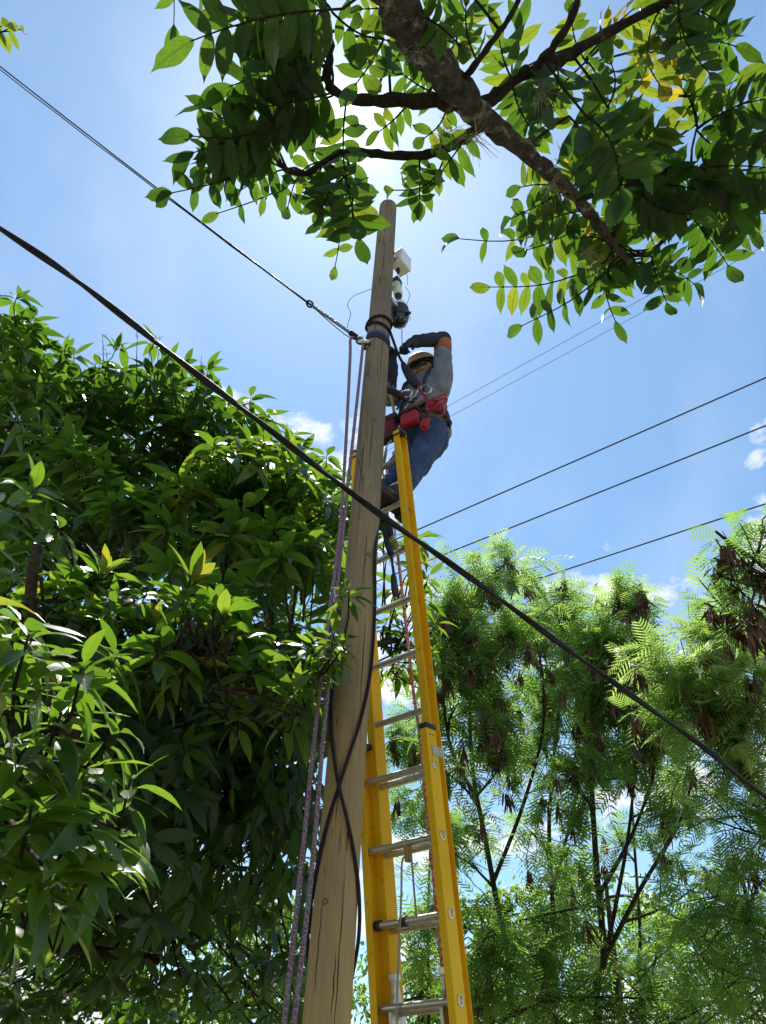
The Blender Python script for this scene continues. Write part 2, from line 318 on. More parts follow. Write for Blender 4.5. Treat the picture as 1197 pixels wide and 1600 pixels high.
MAT = dict(
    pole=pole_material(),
    knot=simple('dark_knot', (0.10, 0.07, 0.04), (0.20, 0.15, 0.09), 60, 0.9, bmp=0.4),
    bark=bark_material('grey_bark', (0.022, 0.019, 0.02), (0.12, 0.105, 0.105), (0.34, 0.33, 0.33), .57),
    twig=bark_material('dark_twig', (0.014, 0.011, 0.009), (0.06, 0.045, 0.036), (0.13, 0.12, 0.10), .64),
    ltrunk=bark_material('brown_trunk', (0.022, 0.017, 0.013), (0.075, 0.06, 0.047), (0.16, 0.15, 0.125), .64),
    yellow=ladder_material(), yellow_plain=simple('yellow_fibreglass', (0.70, 0.34, 0.004), (0.80, 0.43, 0.008), 3, 0.68, vscale=(1, 1, 0.3), spec=0.2),
    alu=simple('worn_aluminium', (0.42, 0.40, 0.36), (0.62, 0.59, 0.54), 25, 0.42, metal=0.75, bmp=0.1),
    steel=simple('galvanised_steel', (0.5, 0.5, 0.5), (0.66, 0.66, 0.65), 30, 0.4, metal=0.9),
    black=simple('black_rubber', (0.012, 0.012, 0.014), (0.03, 0.03, 0.034), 20, 0.55),
    cable=simple('black_cable_sheath', (0.008, 0.008, 0.011), (0.02, 0.018, 0.025), 40, 0.6, spec=0.25),
    wire=simple('aged_wire', (0.03, 0.03, 0.035), (0.07, 0.07, 0.075), 40, 0.5, metal=0.3),
    grip=simple('preformed_grip', (0.10, 0.12, 0.15), (0.26, 0.28, 0.31), 60, 0.5, metal=0.4),
    white=simple('white_plastic', (0.70, 0.70, 0.70), (0.80, 0.80, 0.79), 8, 0.45),
    dome=simple('smoked_dome', (0.008, 0.010, 0.02), (0.015, 0.018, 0.035), 5, 0.15),
    label=simple('pale_green_label', (0.55, 0.62, 0.48), (0.68, 0.72, 0.60), 40, 0.5),
    rope=rope_material('flecked_rope', (0.22, 0.04, 0.08), (0.12, 0.09, 0.12), (0.26, 0.24, 0.27), 70),
    redrope=rope_material('red_white_rope', (0.45, 0.03, 0.05), (0.40, 0.10, 0.10), (0.50, 0.44, 0.42), 34),
    darkrope=rope_material('dark_purple_rope', (0.045, 0.02, 0.04), (0.03, 0.022, 0.035), (0.02, 0.016, 0.024), 60),
    greyrope=rope_material('grey_cord', (0.36, 0.34, 0.29), (0.46, 0.43, 0.37), (0.30, 0.28, 0.24), 90),
    blue=simple('blue_webbing', (0.035, 0.045, 0.20), (0.07, 0.09, 0.32), 60, 0.8),
    webbing=simple('black_webbing', (0.014, 0.013, 0.022), (0.035, 0.03, 0.05), 60, 0.85),
    red=simple('red_nylon', (0.28, 0.008, 0.018), (0.42, 0.016, 0.028), 25, 0.7, bmp=0.2),
    red_shaded=simple('shaded_red_nylon', (0.10, 0.006, 0.014), (0.17, 0.01, 0.02), 25, 0.8, bmp=0.2),  # red nylon with the hip pouch's shade put into the colour
    redcord=simple('red_cord', (0.36, 0.012, 0.03), (0.50, 0.03, 0.05), 40, 0.75),
    shirt=simple('grey_work_shirt', (0.13, 0.135, 0.165), (0.20, 0.205, 0.24), 14, 0.9, bmp=0.35),
    jeans=simple('blue_denim', (0.018, 0.036, 0.10), (0.045, 0.078, 0.18), 18, 0.9, bmp=0.35),
    orange=simple('orange_cuff', (0.30, 0.07, 0.03), (0.40, 0.11, 0.05), 20, 0.8),
    glove=simple('navy_glove', (0.009, 0.010, 0.022), (0.022, 0.024, 0.045), 30, 0.8, bmp=0.3),
    boot=simple('dark_boot_leather', (0.018, 0.016, 0.02), (0.045, 0.04, 0.045), 30, 0.65, bmp=0.3),
    sole=simple('boot_sole', (0.02, 0.02, 0.022), (0.05, 0.045, 0.045), 40, 0.85, bmp=0.3),
    skin=simple('skin', (0.34, 0.17, 0.11), (0.44, 0.24, 0.16), 12, 0.55),
    helmet=simple('cream_helmet', (0.36, 0.235, 0.105), (0.46, 0.31, 0.155), 6, 0.6),
    lens=simple('dark_lens', (0.01, 0.01, 0.012), (0.02, 0.02, 0.025), 5, 0.15),
    hair=simple('dark_hair', (0.01, 0.008, 0.006), (0.03, 0.022, 0.016), 80, 0.7),
    tan=simple('tan_leather', (0.34, 0.20, 0.08), (0.48, 0.30, 0.13), 20, 0.7, bmp=0.3),
    mauve_cloth=simple('mauve_grey_cloth', (0.16, 0.12, 0.13), (0.26, 0.20, 0.20), 30, 0.9, bmp=0.3),  # shade of the shirt tail put into this colour; chest plate shares it
    pod=simple('brown_pod', (0.045, 0.018, 0.014), (0.15, 0.07, 0.045), 6, 0.6),
    ground=simple('grass_ground', (0.09, 0.10, 0.04), (0.26, 0.22, 0.13), 1.2, 0.95, bmp=0.5),
)
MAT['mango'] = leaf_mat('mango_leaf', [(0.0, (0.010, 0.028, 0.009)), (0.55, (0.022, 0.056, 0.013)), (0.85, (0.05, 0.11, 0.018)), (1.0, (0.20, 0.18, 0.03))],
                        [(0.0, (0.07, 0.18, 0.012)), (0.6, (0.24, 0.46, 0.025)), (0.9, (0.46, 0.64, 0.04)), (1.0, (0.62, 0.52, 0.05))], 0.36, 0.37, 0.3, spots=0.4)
MAT['canopy'] = leaf_mat('overhead_leaflet', [(0.0, (0.013, 0.034, 0.013)), (0.6, (0.026, 0.062, 0.016)), (0.92, (0.06, 0.11, 0.02)), (1.0, (0.32, 0.26, 0.02))],
                         [(0.0, (0.06, 0.16, 0.012)), (0.5, (0.16, 0.33, 0.02)), (0.88, (0.44, 0.55, 0.035)), (1.0, (0.85, 0.60, 0.04))], 0.37, 0.45, 0.5, spots=0.6)
MAT['feather'] = leaf_mat('feathery_leaflet', [(0.0, (0.05, 0.105, 0.03)), (0.6, (0.10, 0.175, 0.05)), (1.0, (0.18, 0.25, 0.09))],
                          [(0.0, (0.16, 0.34, 0.04)), (0.6, (0.34, 0.58, 0.08)), (1.0, (0.52, 0.70, 0.18))], 0.5, 0.5)
MAT['bush'] = leaf_mat('bush_leaf', [(0.0, (0.035, 0.085, 0.015)), (0.6, (0.07, 0.15, 0.02)), (1.0, (0.15, 0.20, 0.03))],
                       [(0.0, (0.12, 0.28, 0.015)), (0.6, (0.26, 0.46, 0.03)), (1.0, (0.50, 0.58, 0.05))], 0.45, 0.45)

# ------------------------------------------------------------------ ground
def make_ground():
    n = 41; R_ = 400.0; xs = [math.copysign(abs(q) ** 3, q) * R_ for q in np.linspace(-1, 1, n)]
    vs = [(x, y, 0.12 * math.sin(x * 0.7) * math.cos(y * 0.5) * (1 if max(abs(x), abs(y)) > 7 else 0)) for y in xs for x in xs]
    fs = [(j * n + i, j * n + i + 1, (j + 1) * n + i + 1, (j + 1) * n + i) for j in range(n - 1) for i in range(n - 1)]
    tag(MB().add(vs, fs).build('ground', MAT['ground']), 'rough grassy ground under the pole and trees', kind='structure')
make_ground()

# ------------------------------------------------------------------ utility pole
PZ = 7.56
def pole_ax(z): return Vector((-0.1255 + 0.0065 * z, 3.2932 - 0.0012 * z, z))
def pole_r(z): return 0.5 * (0.1847 - 0.0431 * z / 7.5)
def pole_z(py):
    a, b = 0.0, 9.0
    for _ in range(40):
        m = (a + b) / 2
        if pix(pole_ax(m))[1] > py: a = m
        else: b = m
    return a
def pole_pt(ang, z, off=0.0):
    """point on the pole's skin; ang 0 faces the camera, +90 deg faces image right"""
    return pole_ax(z) + Vector((math.sin(ang), -math.cos(ang), 0)) * (pole_r(z) + off)
def make_pole():
    P = thing('utility_pole', pole_ax(0), 'round weathered wooden utility pole the worker is tied to', 'utility pole')
    vs, uv, fs = [], [], []; n = 40; zs = list(np.linspace(-0.3, PZ, 90))
    for i, z in enumerate(zs):
        for j in range(n):
            w = 2 * math.pi * j / n; k = 1 + 0.010 * math.sin(2 * w + z * 0.9) + 0.008 * math.sin(5 * w + 1.3 * z) + 0.005 * math.sin(11 * w - 0.6 * z)
            if z < 1.9 + 0.2: k *= 1.0
            c = pole_ax(z); r_ = pole_r(z) * k; vs.append((c.x + r_ * math.sin(w), c.y - r_ * math.cos(w), z))
    fs = [(i * n + j, i * n + (j + 1) % n, (i + 1) * n + (j + 1) % n, (i + 1) * n + j) for i in range(len(zs) - 1) for j in range(n)]
    # chamfered, slightly split top
    base = (len(zs) - 1) * n; c = pole_ax(PZ)
    for j in range(n):
        w = 2 * math.pi * j / n; r_ = pole_r(PZ) * 0.86; vs.append((c.x + r_ * math.sin(w), c.y - r_ * math.cos(w), PZ + 0.018 + 0.006 * math.sin(3 * w)))
    fs += [(base + j, base + (j + 1) % n, base + n + (j + 1) % n, base + n + j) for j in range(n)] + [tuple(base + n + j for j in range(n))]
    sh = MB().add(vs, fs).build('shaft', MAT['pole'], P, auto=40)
    for (px, py) in ((605, 328), (601, 394), (598, 430)):               # old bolt holes, dark plugs
        z = pole_z(py); ax = pole_ax(z); cx = pix(ax)[0]; ang = math.asin(max(-.9, min(.9, (px - cx) / (FPX * pole_r(z) / pix(ax)[2]))))
        d = Vector((math.sin(ang), -math.cos(ang), 0)); p = pole_pt(ang, z)
        MB().lathe([(0.0075, -0.01), (0.0075, 0.0015), (0.005, 0.003), (0.003, -0.003)], p, d, 10).build('bolt', MAT['black'], P)
    for (ang, z) in ((0.5, 3.95), (-0.45, 2.3), (0.3, 4.95)):      # knots
        d = Vector((math.sin(ang), -math.cos(ang), 0)); MB().lathe([(0.017, -0.006), (0.015, 0.0005), (0.010, 0.003), (0.004, 0.001)], pole_pt(ang, z), d, 14).build('knot', MAT['knot'], P)
    # long drying splits as shallow dark gouges with raised lips
    for (ang, z0, z1) in ((0.35, 1.75, 2.40), (0.2, 1.9, 2.15), (-0.5, 4.3, 4.75), (0.1, 4.55, 4.95), (0.55, 3.1, 3.6), (-0.25, 2.5, 2.95), (-0.7, 3.3, 3.7), (0.25, 3.75, 4.1), (0.45, 5.3, 5.9), (-0.3, 5.6, 6.0), (0.0, 6.4, 6.9), (-0.6, 2.0, 2.3)):
        b = MB(); k = 10; pts = [pole_pt(ang + 0.02 * math.sin(q * 1.9), z0 + (z1 - z0) * q / k, 0.0006) for q in range(k + 1)]
        b.tube(pts, [0.0003 + rng.uniform(.0010, .0026) * math.sin(math.pi * q / k) for q in range(k + 1)], 5); b.build('split', MAT['black'], P)
    return P
make_pole()

# ------------------------------------------------------------------ extension ladder
LR = Vector((0.77456537, -0.63233264, 0.0142798)); LU = Vector((-0.11144023, -0.1142135, 0.98718608)); LM = LU.cross(LR).normalized()
RH = Vector((0.7746459, -0.6323971, 0)); LN = Vector((0.63239712, 0.77464436, 0)); ZZ = Vector((0, 0, 1))
BASE = Vector((0.2601, 3.4748, 2.9551)); FLY = Vector((0.0718, 3.3378, 4.754)); WB, WF, RS = 0.3448, 0.2876, 0.3048
FLY = FLY + LM * 0.0
def chan(t, w, fl):                                                # C section: web at x 0..t, flanges to x = fl, half depth w
    return [(0, -w), (fl, -w), (fl, -w + t), (t, -w + t), (t, w - t), (fl, w - t), (fl, w), (0, w)]
def flip(poly): return [(-x, y) for x, y in reversed(poly)]
def make_ladder():
    T = thing('extension_ladder', BASE - LU * (RS * 9.9) - LR * WB / 2, 'yellow fibreglass extension ladder leaning on the wooden pole', 'ladder')
    blo, bhi = -RS * 9.75, 0.165; flo, fhi = -RS * 10.6, 0.205
    # base section: channels open inwards; fly section: channels open outwards
    def rail(o, poly, l0, l1, name='rail'): return MB().prism(poly, o, LR, LM, LU, l0, l1).build(name, MAT['yellow'], T, smooth=False, bevel=0.0025)
    inner = [(0.036 - x, y) for x, y in reversed(chan(0.005, 0.040, 0.036))]
    r1 = rail(BASE, inner, blo, bhi)
    r2 = rail(BASE - LR * WB, [(-x, y) for x, y in reversed(inner)], blo, bhi)
    outer = [(x, y + 0.018) for x, y in chan(0.005, 0.042, 0.044)]
    r3 = rail(FLY, outer, flo, fhi)
    r4 = rail(FLY - LR * WF, flip(outer), flo, fhi)
    def rung(p, w, ext):
        poly = [(0.019 * math.cos(2 * math.pi * q / 14), 0.017 * math.sin(2 * math.pi * q / 14) + (0.0 if math.sin(2 * math.pi * q / 14) < .5 else -0.002)) for q in range(14)]
        return MB().prism(poly, p - LR * w, LM, LU, LR, -ext, w + ext).build('rung', MAT['alu'], T, auto=50)
    for i in range(10):
        p = BASE - LU * (RS * i); rung(p, WB, 0.033)
        for e, sgn in ((p + LR * 0.0362, 1), (p - LR * (WB + 0.0362), -1)):  # swaged rung ends standing proud of the web
            rb = MB(); nn = 18; vs = []
            for (rr, hh) in ((0.021, 0.0), (0.021, 0.004), (0.016, 0.005), (0.0125, 0.002), (0.012, -0.03)):
                for j in range(nn): w = 2 * math.pi * j / nn; vs.append(e + (LM * math.cos(w) + LU * math.sin(w)) * rr + LR * (hh * sgn))
            fs = [(a * nn + j, a * nn + (j + 1) % nn, (a + 1) * nn + (j + 1) % nn, (a + 1) * nn + j) for a in range(4) for j in range(nn)]
            ring = rb.add(vs, fs).build('rung_collar', MAT['steel'], T, auto=50)
            MB().lathe([(0.0118, 0), (0.0118, 0.001)], e - LR * (0.022 * sgn), LR * sgn, 14).build('rung_bore', MAT['black'], ring)
    for i in range(11):
        p = FLY - LU * (RS * i); rg = rung(p, WF, 0.002)
        MB().lathe([(0.010, 0), (0.010, 0.0015), (0.006, 0.002), (0.005, 0.0005)], p + LR * 0.0052, LR, 10).build('rivet', MAT['black'], rg)
        for k in (-0.022, 0.024):
            if i < 6: MB().lathe([(0.003, 0), (0.003, 0.002)], p + LR * 0.0052 + LU * k, LR, 8).build('rivet', MAT['steel'], rg)
    # end caps of the base rails, guide plate, pin holes
    for o, s in ((BASE + LR * 0.018, 1), (BASE - LR * (WB + 0.018), -1)):
        MB().box(o + LU * (bhi + 0.010), LR, LM, LU, 0.022, 0.044, 0.014).build('end_cap', MAT['black'], T, bevel=0.006)
        for k in (-0.012, 0.014):
            MB().lathe([(0.004, 0), (0.004, 0.002)], o + LR * (0.0185 * s) + LU * (bhi - 0.03) + LM * k, LR * s, 8).build('rivet', MAT['black'], T)
    pl = MB().box(BASE + LR * 0.039 + LM * 0.038 + LU * 0.062, LR, LM, LU, 0.0022, 0.047, 0.022).build('guide_plate', MAT['alu'], T, smooth=False, bevel=0.001)
    for a, b_ in ((-0.025, 0.014), (-0.025, -0.014), (0.02, 0.014), (0.02, -0.014), (-.04, .014), (-.04, -.014)):
        MB().lathe([(0.0028, 0), (0.0028, 0.0015), (0.0015, 0.002)], BASE + LR * 0.0412 + LM * (0.03 + a) + LU * (0.062 + b_), LR, 8).build('rivet', MAT['steel'], pl)
    MB().box(BASE - LR * (WB + 0.039) + LM * 0.038 + LU * 0.062, LR, LM, LU, 0.0022, 0.047, 0.022).build('guide_plate', MAT['alu'], T, smooth=False, bevel=0.001)
    for o in (FLY + LR * 0.018, FLY - LR * (WF + 0.018)):          # dark plugs and straps at the fly tips
        MB().box(o + LU * (fhi + 0.002) + LM * .018 + LR * (.004 if o.x > 0 else -.004), LR, LM, LU, 0.025, 0.045, 0.010).build('end_cap', MAT['black'], T, bevel=0.003)
        pts = [o + LU * (fhi - 0.045) + LM * .018 + LR * (0.030 * a) + LM * (0.048 * b_) + LU * (0.004 * c_) for a, b_, c_ in ((-1, -1, 0), (1, -1, .5), (1, 1, 1), (-1, 1, .5), (-1, -1, 0))]
        MB().tube(pts, 0.005, 6).build('tie_strap', MAT['webbing'], T)
    # rung locks near the fly foot
    for s, o in ((1, FLY - LR * (WF - 0.018)), (-1, FLY - LR * 0.018)):
        p = o - LU * (RS * 9) - LM * 0.022
        prof = [(-0.05, -0.10), (0.05, -0.10), (0.05, 0.0), (0.032, 0.04), (0.02, 0.09), (0.018, 0.135), (-0.018, 0.135), (-0.02, 0.06), (-0.05, 0.0)]
        lk = MB().prism([(y_, x_) for x_, y_ in [(a, b_) for a, b_ in prof]], p, LU, LM * 1.0, LR, -0.008, 0.008).build('rung_lock', MAT['alu'], T, smooth=False, bevel=0.002)
        MB().box(p + LU * 0.125 , LR, LM, LU, 0.016, 0.022, 0.014).build('latch', MAT['steel'], lk, smooth=False, bevel=0.002)
        MB().lathe([(0.006, -.011), (0.006, 0.011)], p - LU * 0.02, LR, 10).build('pivot_bolt', MAT['steel'], lk)
    # pulley on a base rung, feet
    pc = BASE - LU * RS - LR * (WB * 0.44)
    py_ = MB().box(pc - LU * 0.045, LR, LM, LU, 0.011, 0.018, 0.034).build('pulley_block', MAT['tan'], T, smooth=False, bevel=0.004)
    MB().lathe([(0.016, -0.006), (0.012, -0.002), (0.012, 0.002), (0.016, 0.006)], pc - LU * 0.058, LR, 16).build('sheave', MAT['black'], py_)
    MB().tube([pc - LM * .02 - LU * .02, pc - LM * .021 + LU * .012, pc + LU * .021, pc + LM * .021 + LU * .01, pc + LM * .02 - LU * .02], 0.004, 6).build('hook', MAT['steel'], py_)
    for q in (0.42, 0.02):
        c0 = BASE - LU * (RS * 2) - LR * (WB * (1 - q)) if q < .1 else BASE - LU * (RS * 2) - LR * (WB * .58)
        MB().tube([c0 - LR * .016, c0 + LR * .016], 0.0215, 14).build('tape_wrap', MAT['black'], T)
    for o in (BASE + LR * 0.018, BASE - LR * (WB + 0.018)):
        MB().box(o + LU * (blo - 0.03), LR, LN, ZZ, 0.03, 0.06, 0.018).build('foot', MAT['black'], T, bevel=0.006)
    return T
make_ladder()

# ------------------------------------------------------------------ the worker
PO = Vector((-0.00561552, 3.46354171, 4.45105225))                 # centre of the rung the worker stands on
def L(S, Nn, Z): return PO + RH * S + LN * Nn + ZZ * Z              # his left, away from the pole, up
def PLp(px, py, Nn):                                               # the point of the plane Nn seen at that pixel
    d = ray(px, py); return EYE + d * (((PO - EYE).dot(LN) + Nn) / d.dot(LN))
def organic(name, mb, mat, parent, voxel=0.01, it=6, fac=0.5):
    o = mb.build(name, mat, parent)
    r_ = o.modifiers.new('remesh', 'REMESH'); r_.mode = 'VOXEL'; r_.voxel_size = voxel; r_.use_smooth_shade = True
    s_ = o.modifiers.new('smooth', 'SMOOTH'); s_.iterations = it; s_.factor = fac
    return o
J = dict(pelvis=L(.07, .31, .84), hipL=L(.155, .30, .80), hipR=L(-.02, .31, .82), waist=L(.08, .30, 1.0), chest=L(.09, .30, 1.2), neck=L(.10, .295, 1.38), head=L(.10, .275, 1.465),
         shL=L(.245, .29, 1.335), shR=L(-.085, .30, 1.315), elL=L(.287, .24, 1.648), wrL=L(.181, .06, 1.515), haL=L(.135, -.01, 1.435),
         elR=L(-.08, .10, 1.13), wrR=L(.0, .035, 1.335), haR=L(.022, 0.0, 1.41),
         knL=L(.115, .185, .45), knR=L(-.045, .185, .455), anL=L(.066, .06, .115), anR=L(-.065, .06, .115))
def make_person():
    T = thing('person', L(0.02, .05, 0.02), 'worker in cream helmet, grey shirt and jeans standing on the ladder', 'person')
    # head direction: looks up at the wires on the pole
    hf = (-LN * 0.80 - ZZ * 0.42 - RH * 0.30).normalized(); hs = hf.cross(ZZ).normalized() * -1; hu = hs.cross(hf) * 1.0
    if hu.z < 0: hu = -hu
    H = J['head']
    b = MB()
    # body: one continuous skin surface, mostly under the clothes
    b.ell(J['chest'], RH, LN, ZZ, .15, .095, .20); b.ell(J['waist'], RH, LN, ZZ, .13, .09, .16); b.ell(J['pelvis'], RH, LN, ZZ, .145, .105, .12)
    b.cap(J['neck'] - ZZ * .08, .062, J['neck'] + (H - J['neck']) * .6, .054)
    for s in 'LR':
        b.cap(J['sh' + s], .05, J['el' + s], .04); b.cap(J['el' + s], .04, J['wr' + s], .028); b.cap(J['wr' + s], .026, J['wr' + s] + (J['ha' + s] - J['wr' + s]) * .6, .016)
        b.cap(J['hip' + s], .075, J['kn' + s], .052); b.cap(J['kn' + s], .052, J['an' + s], .036)
        b.cap(J['neck'] - ZZ * .05, .055, J['sh' + s], .05)
        f0 = J['an' + s] - ZZ * .055 + LN * .05; b.cap(J['an' + s], .036, f0, .03); b.cap(f0, .03, f0 - LN * .16, .024)
    b.ell(H + hu * .012, hs, hf, hu, .074, .092, .098, 20, 14)                 # skull
    b.ell(H + hf * .035 - hu * .062, hs, hf, hu, .052, .052, .045)             # jaw
    b.ell(H + hf * .072 - hu * .095, hs, hf, hu, .022, .020, .017)             # chin
    b.cap(H + hf * .088 + hu * .008, .010, H + hf * .108 - hu * .028, .014)    # nose
    b.ell(H + hf * .082 - hu * .064, hs, hf, hu, .024, .012, .008)             # lips
    b.ell(H + hf * .080 + hu * .022, hs, hf, hu, .048, .014, .010)             # brow
    for q in (-1, 1):
        b.ell(H + hs * (.074 * q) - hu * .015 - hf * .005, hs, hf, hu, .010, .020, .032)   # ears
        b.ell(H + hs * (.040 * q) + hf * .060 - hu * .022, hs, hf, hu, .022, .022, .018)   # cheeks
    body = organic('body', b, MAT['skin'], T, 0.0065, 3, 0.4)
    for q in (-1, 1): MB().ell(H + hs * (.031 * q) + hf * .084 + hu * .006, hs, hf, hu, .011, .009, .008).build('eye', MAT['white'], T)
    # hair at the nape
    organic('hair', MB().ell(H - hf * .02 + hu * .005, hs, hf, hu, .078, .082, .082), MAT['hair'], T, .008, 2)
    # shirt
    s = MB(); s.ell(J['chest'], RH, LN, ZZ, .178, .125, .215); s.ell(L(.085, .295, 1.03), RH, LN, ZZ, .165, .128, .17); s.ell(L(.09, .29, 1.33), RH, LN, ZZ, .15, .10, .085)
    s.ell(L(.075, .305, .93), RH, LN, ZZ, .172, .142, .085)
    for q in 'LR':
        s.cap(L(.09, .295, 1.33), .085, J['sh' + q], .076)
    s.cap(J['shL'], .080, J['elL'] + (J['shL'] - J['elL']) * .22, .058); s.cap(L(.23, .29, 1.2), .07, J['shL'], .08)
    s.cap(J['shR'], .075, J['elR'], .056); s.cap(J['elR'], .056, J['elR'] + (J['wrR'] - J['elR']) * .35, .050)
    s.ell(J['neck'] - ZZ * .035, RH, LN, ZZ, .075, .075, .035)
    sh = organic('shirt', s, MAT['shirt'], T, 0.010, 5, 0.4)
    dt = bpy.data.textures.new('folds', 'CLOUDS'); dt.noise_scale = 0.06; dt.noise_depth = 3
    for o in (sh,):
        dm = o.modifiers.new('folds', 'DISPLACE'); dm.texture = dt; dm.strength = 0.028; dm.mid_level = 0.5; dm.texture_coords = 'GLOBAL'
    # trousers
    s = MB(); s.ell(J['pelvis'], RH, LN, ZZ, .172, .140, .14); s.ell(L(.07, .345, .80), RH, LN, ZZ, .16, .125, .12)
    for q in 'LR':
        s.cap(J['hip' + q], .105, J['kn' + q], .080); s.cap(J['kn' + q], .080, J['an' + q] + ZZ * .01, .060)
        s.cap(J['an' + q] + ZZ * .05, .060, J['an' + q] - ZZ * .01, .066)
    tr = organic('trousers', s, MAT['jeans'], T, 0.010, 5, 0.4)
    dm = tr.modifiers.new('folds', 'DISPLACE'); dm.texture = dt; dm.strength = 0.026; dm.texture_coords = 'GLOBAL'
    # orange cuff above the raised elbow, gauntlet gloves with five fingers
    cu = MB(); cu.tube([J['elL'] + (J['shL'] - J['elL']) * k for k in (.36, .30, .14, .08)], [.062, .0645, .0635, .060], 18); cu.build('sleeve_cuff', MAT['orange'], T)
    for q, tip, bend in (('L', (J['haL'] - J['wrL']).normalized(), L(.10, -.05, 1.30)), ('R', (J['haR'] - J['wrR']).normalized(), L(-.02, -.10, 1.46))):
        g = MB(); el_, wr, ha = J['el' + q], J['wr' + q], J['ha' + q]
        if q == 'L': g.cap(el_ + (J['shL'] - el_) * .06, .060, el_ + (wr - el_) * .1, .059); g.cap(el_, .060, wr, .046)
        else: g.cap(el_ + (wr - el_) * .4, .052, wr, .044)
        g.cap(wr, .040, wr + (ha - wr) * .5, .036)
        side = (tip.cross(LN)).normalized(); nrm = side.cross(tip).normalized()
        if (bend - ha).dot(nrm) < 0: nrm = -nrm
        pal = wr + (ha - wr) * .55; g.ell(pal, side, tip, nrm, .043, .055, .022)
        for k, (off, ln) in enumerate(((-.033, .060), (-.011, .070), (.011, .068), (.033, .054))):
            a = pal + tip * .040 + side * off; c = a + tip * (ln * .45) + nrm * .016; d = c + tip * (.006) + nrm * (ln * .48); e = d - tip * (ln * .30) + nrm * .010
            g.cap(a - tip * .015, .0125, c, .0120); g.cap(c, .0120, d, .0115); g.cap(d, .0115, e, .0105)
        a = pal - tip * .022 + side * .036; c = a + side * .018 + tip * .022 + nrm * .018; d = c - side * .012 + tip * .026 + nrm * .020
        g.cap(a, .015, c, .0135); g.cap(c, .0135, d, .012)
        gv = organic('glove', g, MAT['glove'], T, 0.0055, 2, 0.4); dm = gv.modifiers.new('folds', 'DISPLACE'); dm.texture = dt; dm.strength = 0.014; dm.texture_coords = 'GLOBAL'
    # boots with soles, heels and laces
    for q, sx in (('L', .064), ('R', -.078)):
        an = J['an' + q]; z0 = 0.040
        bt = MB(); bt.cap(an + ZZ * .03, .052, L(sx, .075, z0 + .035), .046); bt.cap(L(sx, .085, z0 + .028), .043, L(sx, -.06, z0 + .024), .044); bt.cap(L(sx, -.05, z0 + .022), .046, L(sx + .005, -.105, z0 + .018), .042)
        bo = organic('boot', bt, MAT['boot'], T, 0.007, 3, 0.4)
        out = []
        for k in range(24):
            w = 2 * math.pi * k / 24; yy = .005 + .148 * math.cos(w); xx = (.047 if yy < 0.02 else .040) * math.copysign(abs(math.sin(w)) ** .7, math.sin(w)); out.append((sx + xx, yy))
        sv = [L(x_, y_, z_) for z_ in (.019, .034) for x_, y_ in out]; k = 24
        MB().add(sv, [tuple(range(k - 1, -1, -1)), tuple(range(k, 2 * k))] + [(i, (i + 1) % k, k + (i + 1) % k, k + i) for i in range(k)]).build('sole', MAT['sole'], bo, auto=40)
        MB().box(L(sx, .112, .008), RH, LN, ZZ, .036, .034, .0125).build('heel', MAT['sole'], bo, bevel=.004)
    # helmet with brim, suspension band and chin strap, dark glasses
    hc = H + hu * .052 - hf * .010; h = MB(); n, m = 28, 9; vs = []
    for i in range(m + 1):
        t = (math.pi / 2) * (1 - i / m)
        for j in range(n):
            w = 2 * math.pi * j / n; cx, cy = math.cos(w), math.sin(w); rr = math.cos(t) if i else 0.0
            rr = max(rr, 0.02); vs.append(hc + hs * (.100 * rr * cx) + hf * (.122 * rr * cy) + hu * (.098 * math.sin(t) + (0.006 if abs(cx) < .16 else 0)))
    for k_, (ex, dz) in enumerate(((1.10, -.006), (1.11, -.011), (0.985, -.008))):
        for j in range(n):
            w = 2 * math.pi * j / n; cx, cy = math.cos(w), math.sin(w); peak = 0.22 * max(0, cy) ** 3 if k_ < 2 else 0
            vs.append(hc + hs * (.100 * ex * cx) + hf * (.122 * (ex + peak) * cy) + hu * (dz - peak * .06))
    fs = [(i * n + j, i * n + (j + 1) % n, (i + 1) * n + (j + 1) % n, (i + 1) * n + j) for i in range(m + 3) for j in range(n)] + [tuple(range(n))]
    he = h.add(vs, fs).build('helmet', MAT['helmet'], T)
    sd = he.modifiers.new('shell', 'SOLIDIFY'); sd.thickness = 0.004
    pts = [hc + hs * (.088 * math.cos(w)) + hf * (.100 * math.sin(w)) - hu * .022 for w in np.linspace(0, 2 * math.pi, 25)]
    MB().tube(pts, .009, 6).build('headband', MAT['webbing'], he)
    MB().tube(smooth_path([hc + hs * .085, H + hs * .080 - hu * .03, H + hs * .055 - hu * .09 + hf * .03, H - hu * .115 + hf * .055, H - hs * .055 - hu * .09 + hf * .03, H - hs * .080 - hu * .03, hc - hs * .085], 5), .006, 6).build('chin_strap', MAT['webbing'], he)
    gl = MB(); vs = []
    for k in range(13):
        w = math.radians(-80 + 160 * k / 12)
        for hh in (.020, -.016): vs.append(H + hs * (.080 * math.sin(w)) + hf * (.020 + .082 * math.cos(w)) + hu * (.010 + hh - (0.006 if abs(k - 6) < 1 and hh < 0 else 0) * -1))
    o = gl.add(vs, [(2 * k, 2 * k + 2, 2 * k + 3, 2 * k + 1) for k in range(12)]).build('glasses', MAT['lens'], T); sd = o.modifiers.new('t', 'SOLIDIFY'); sd.thickness = .004
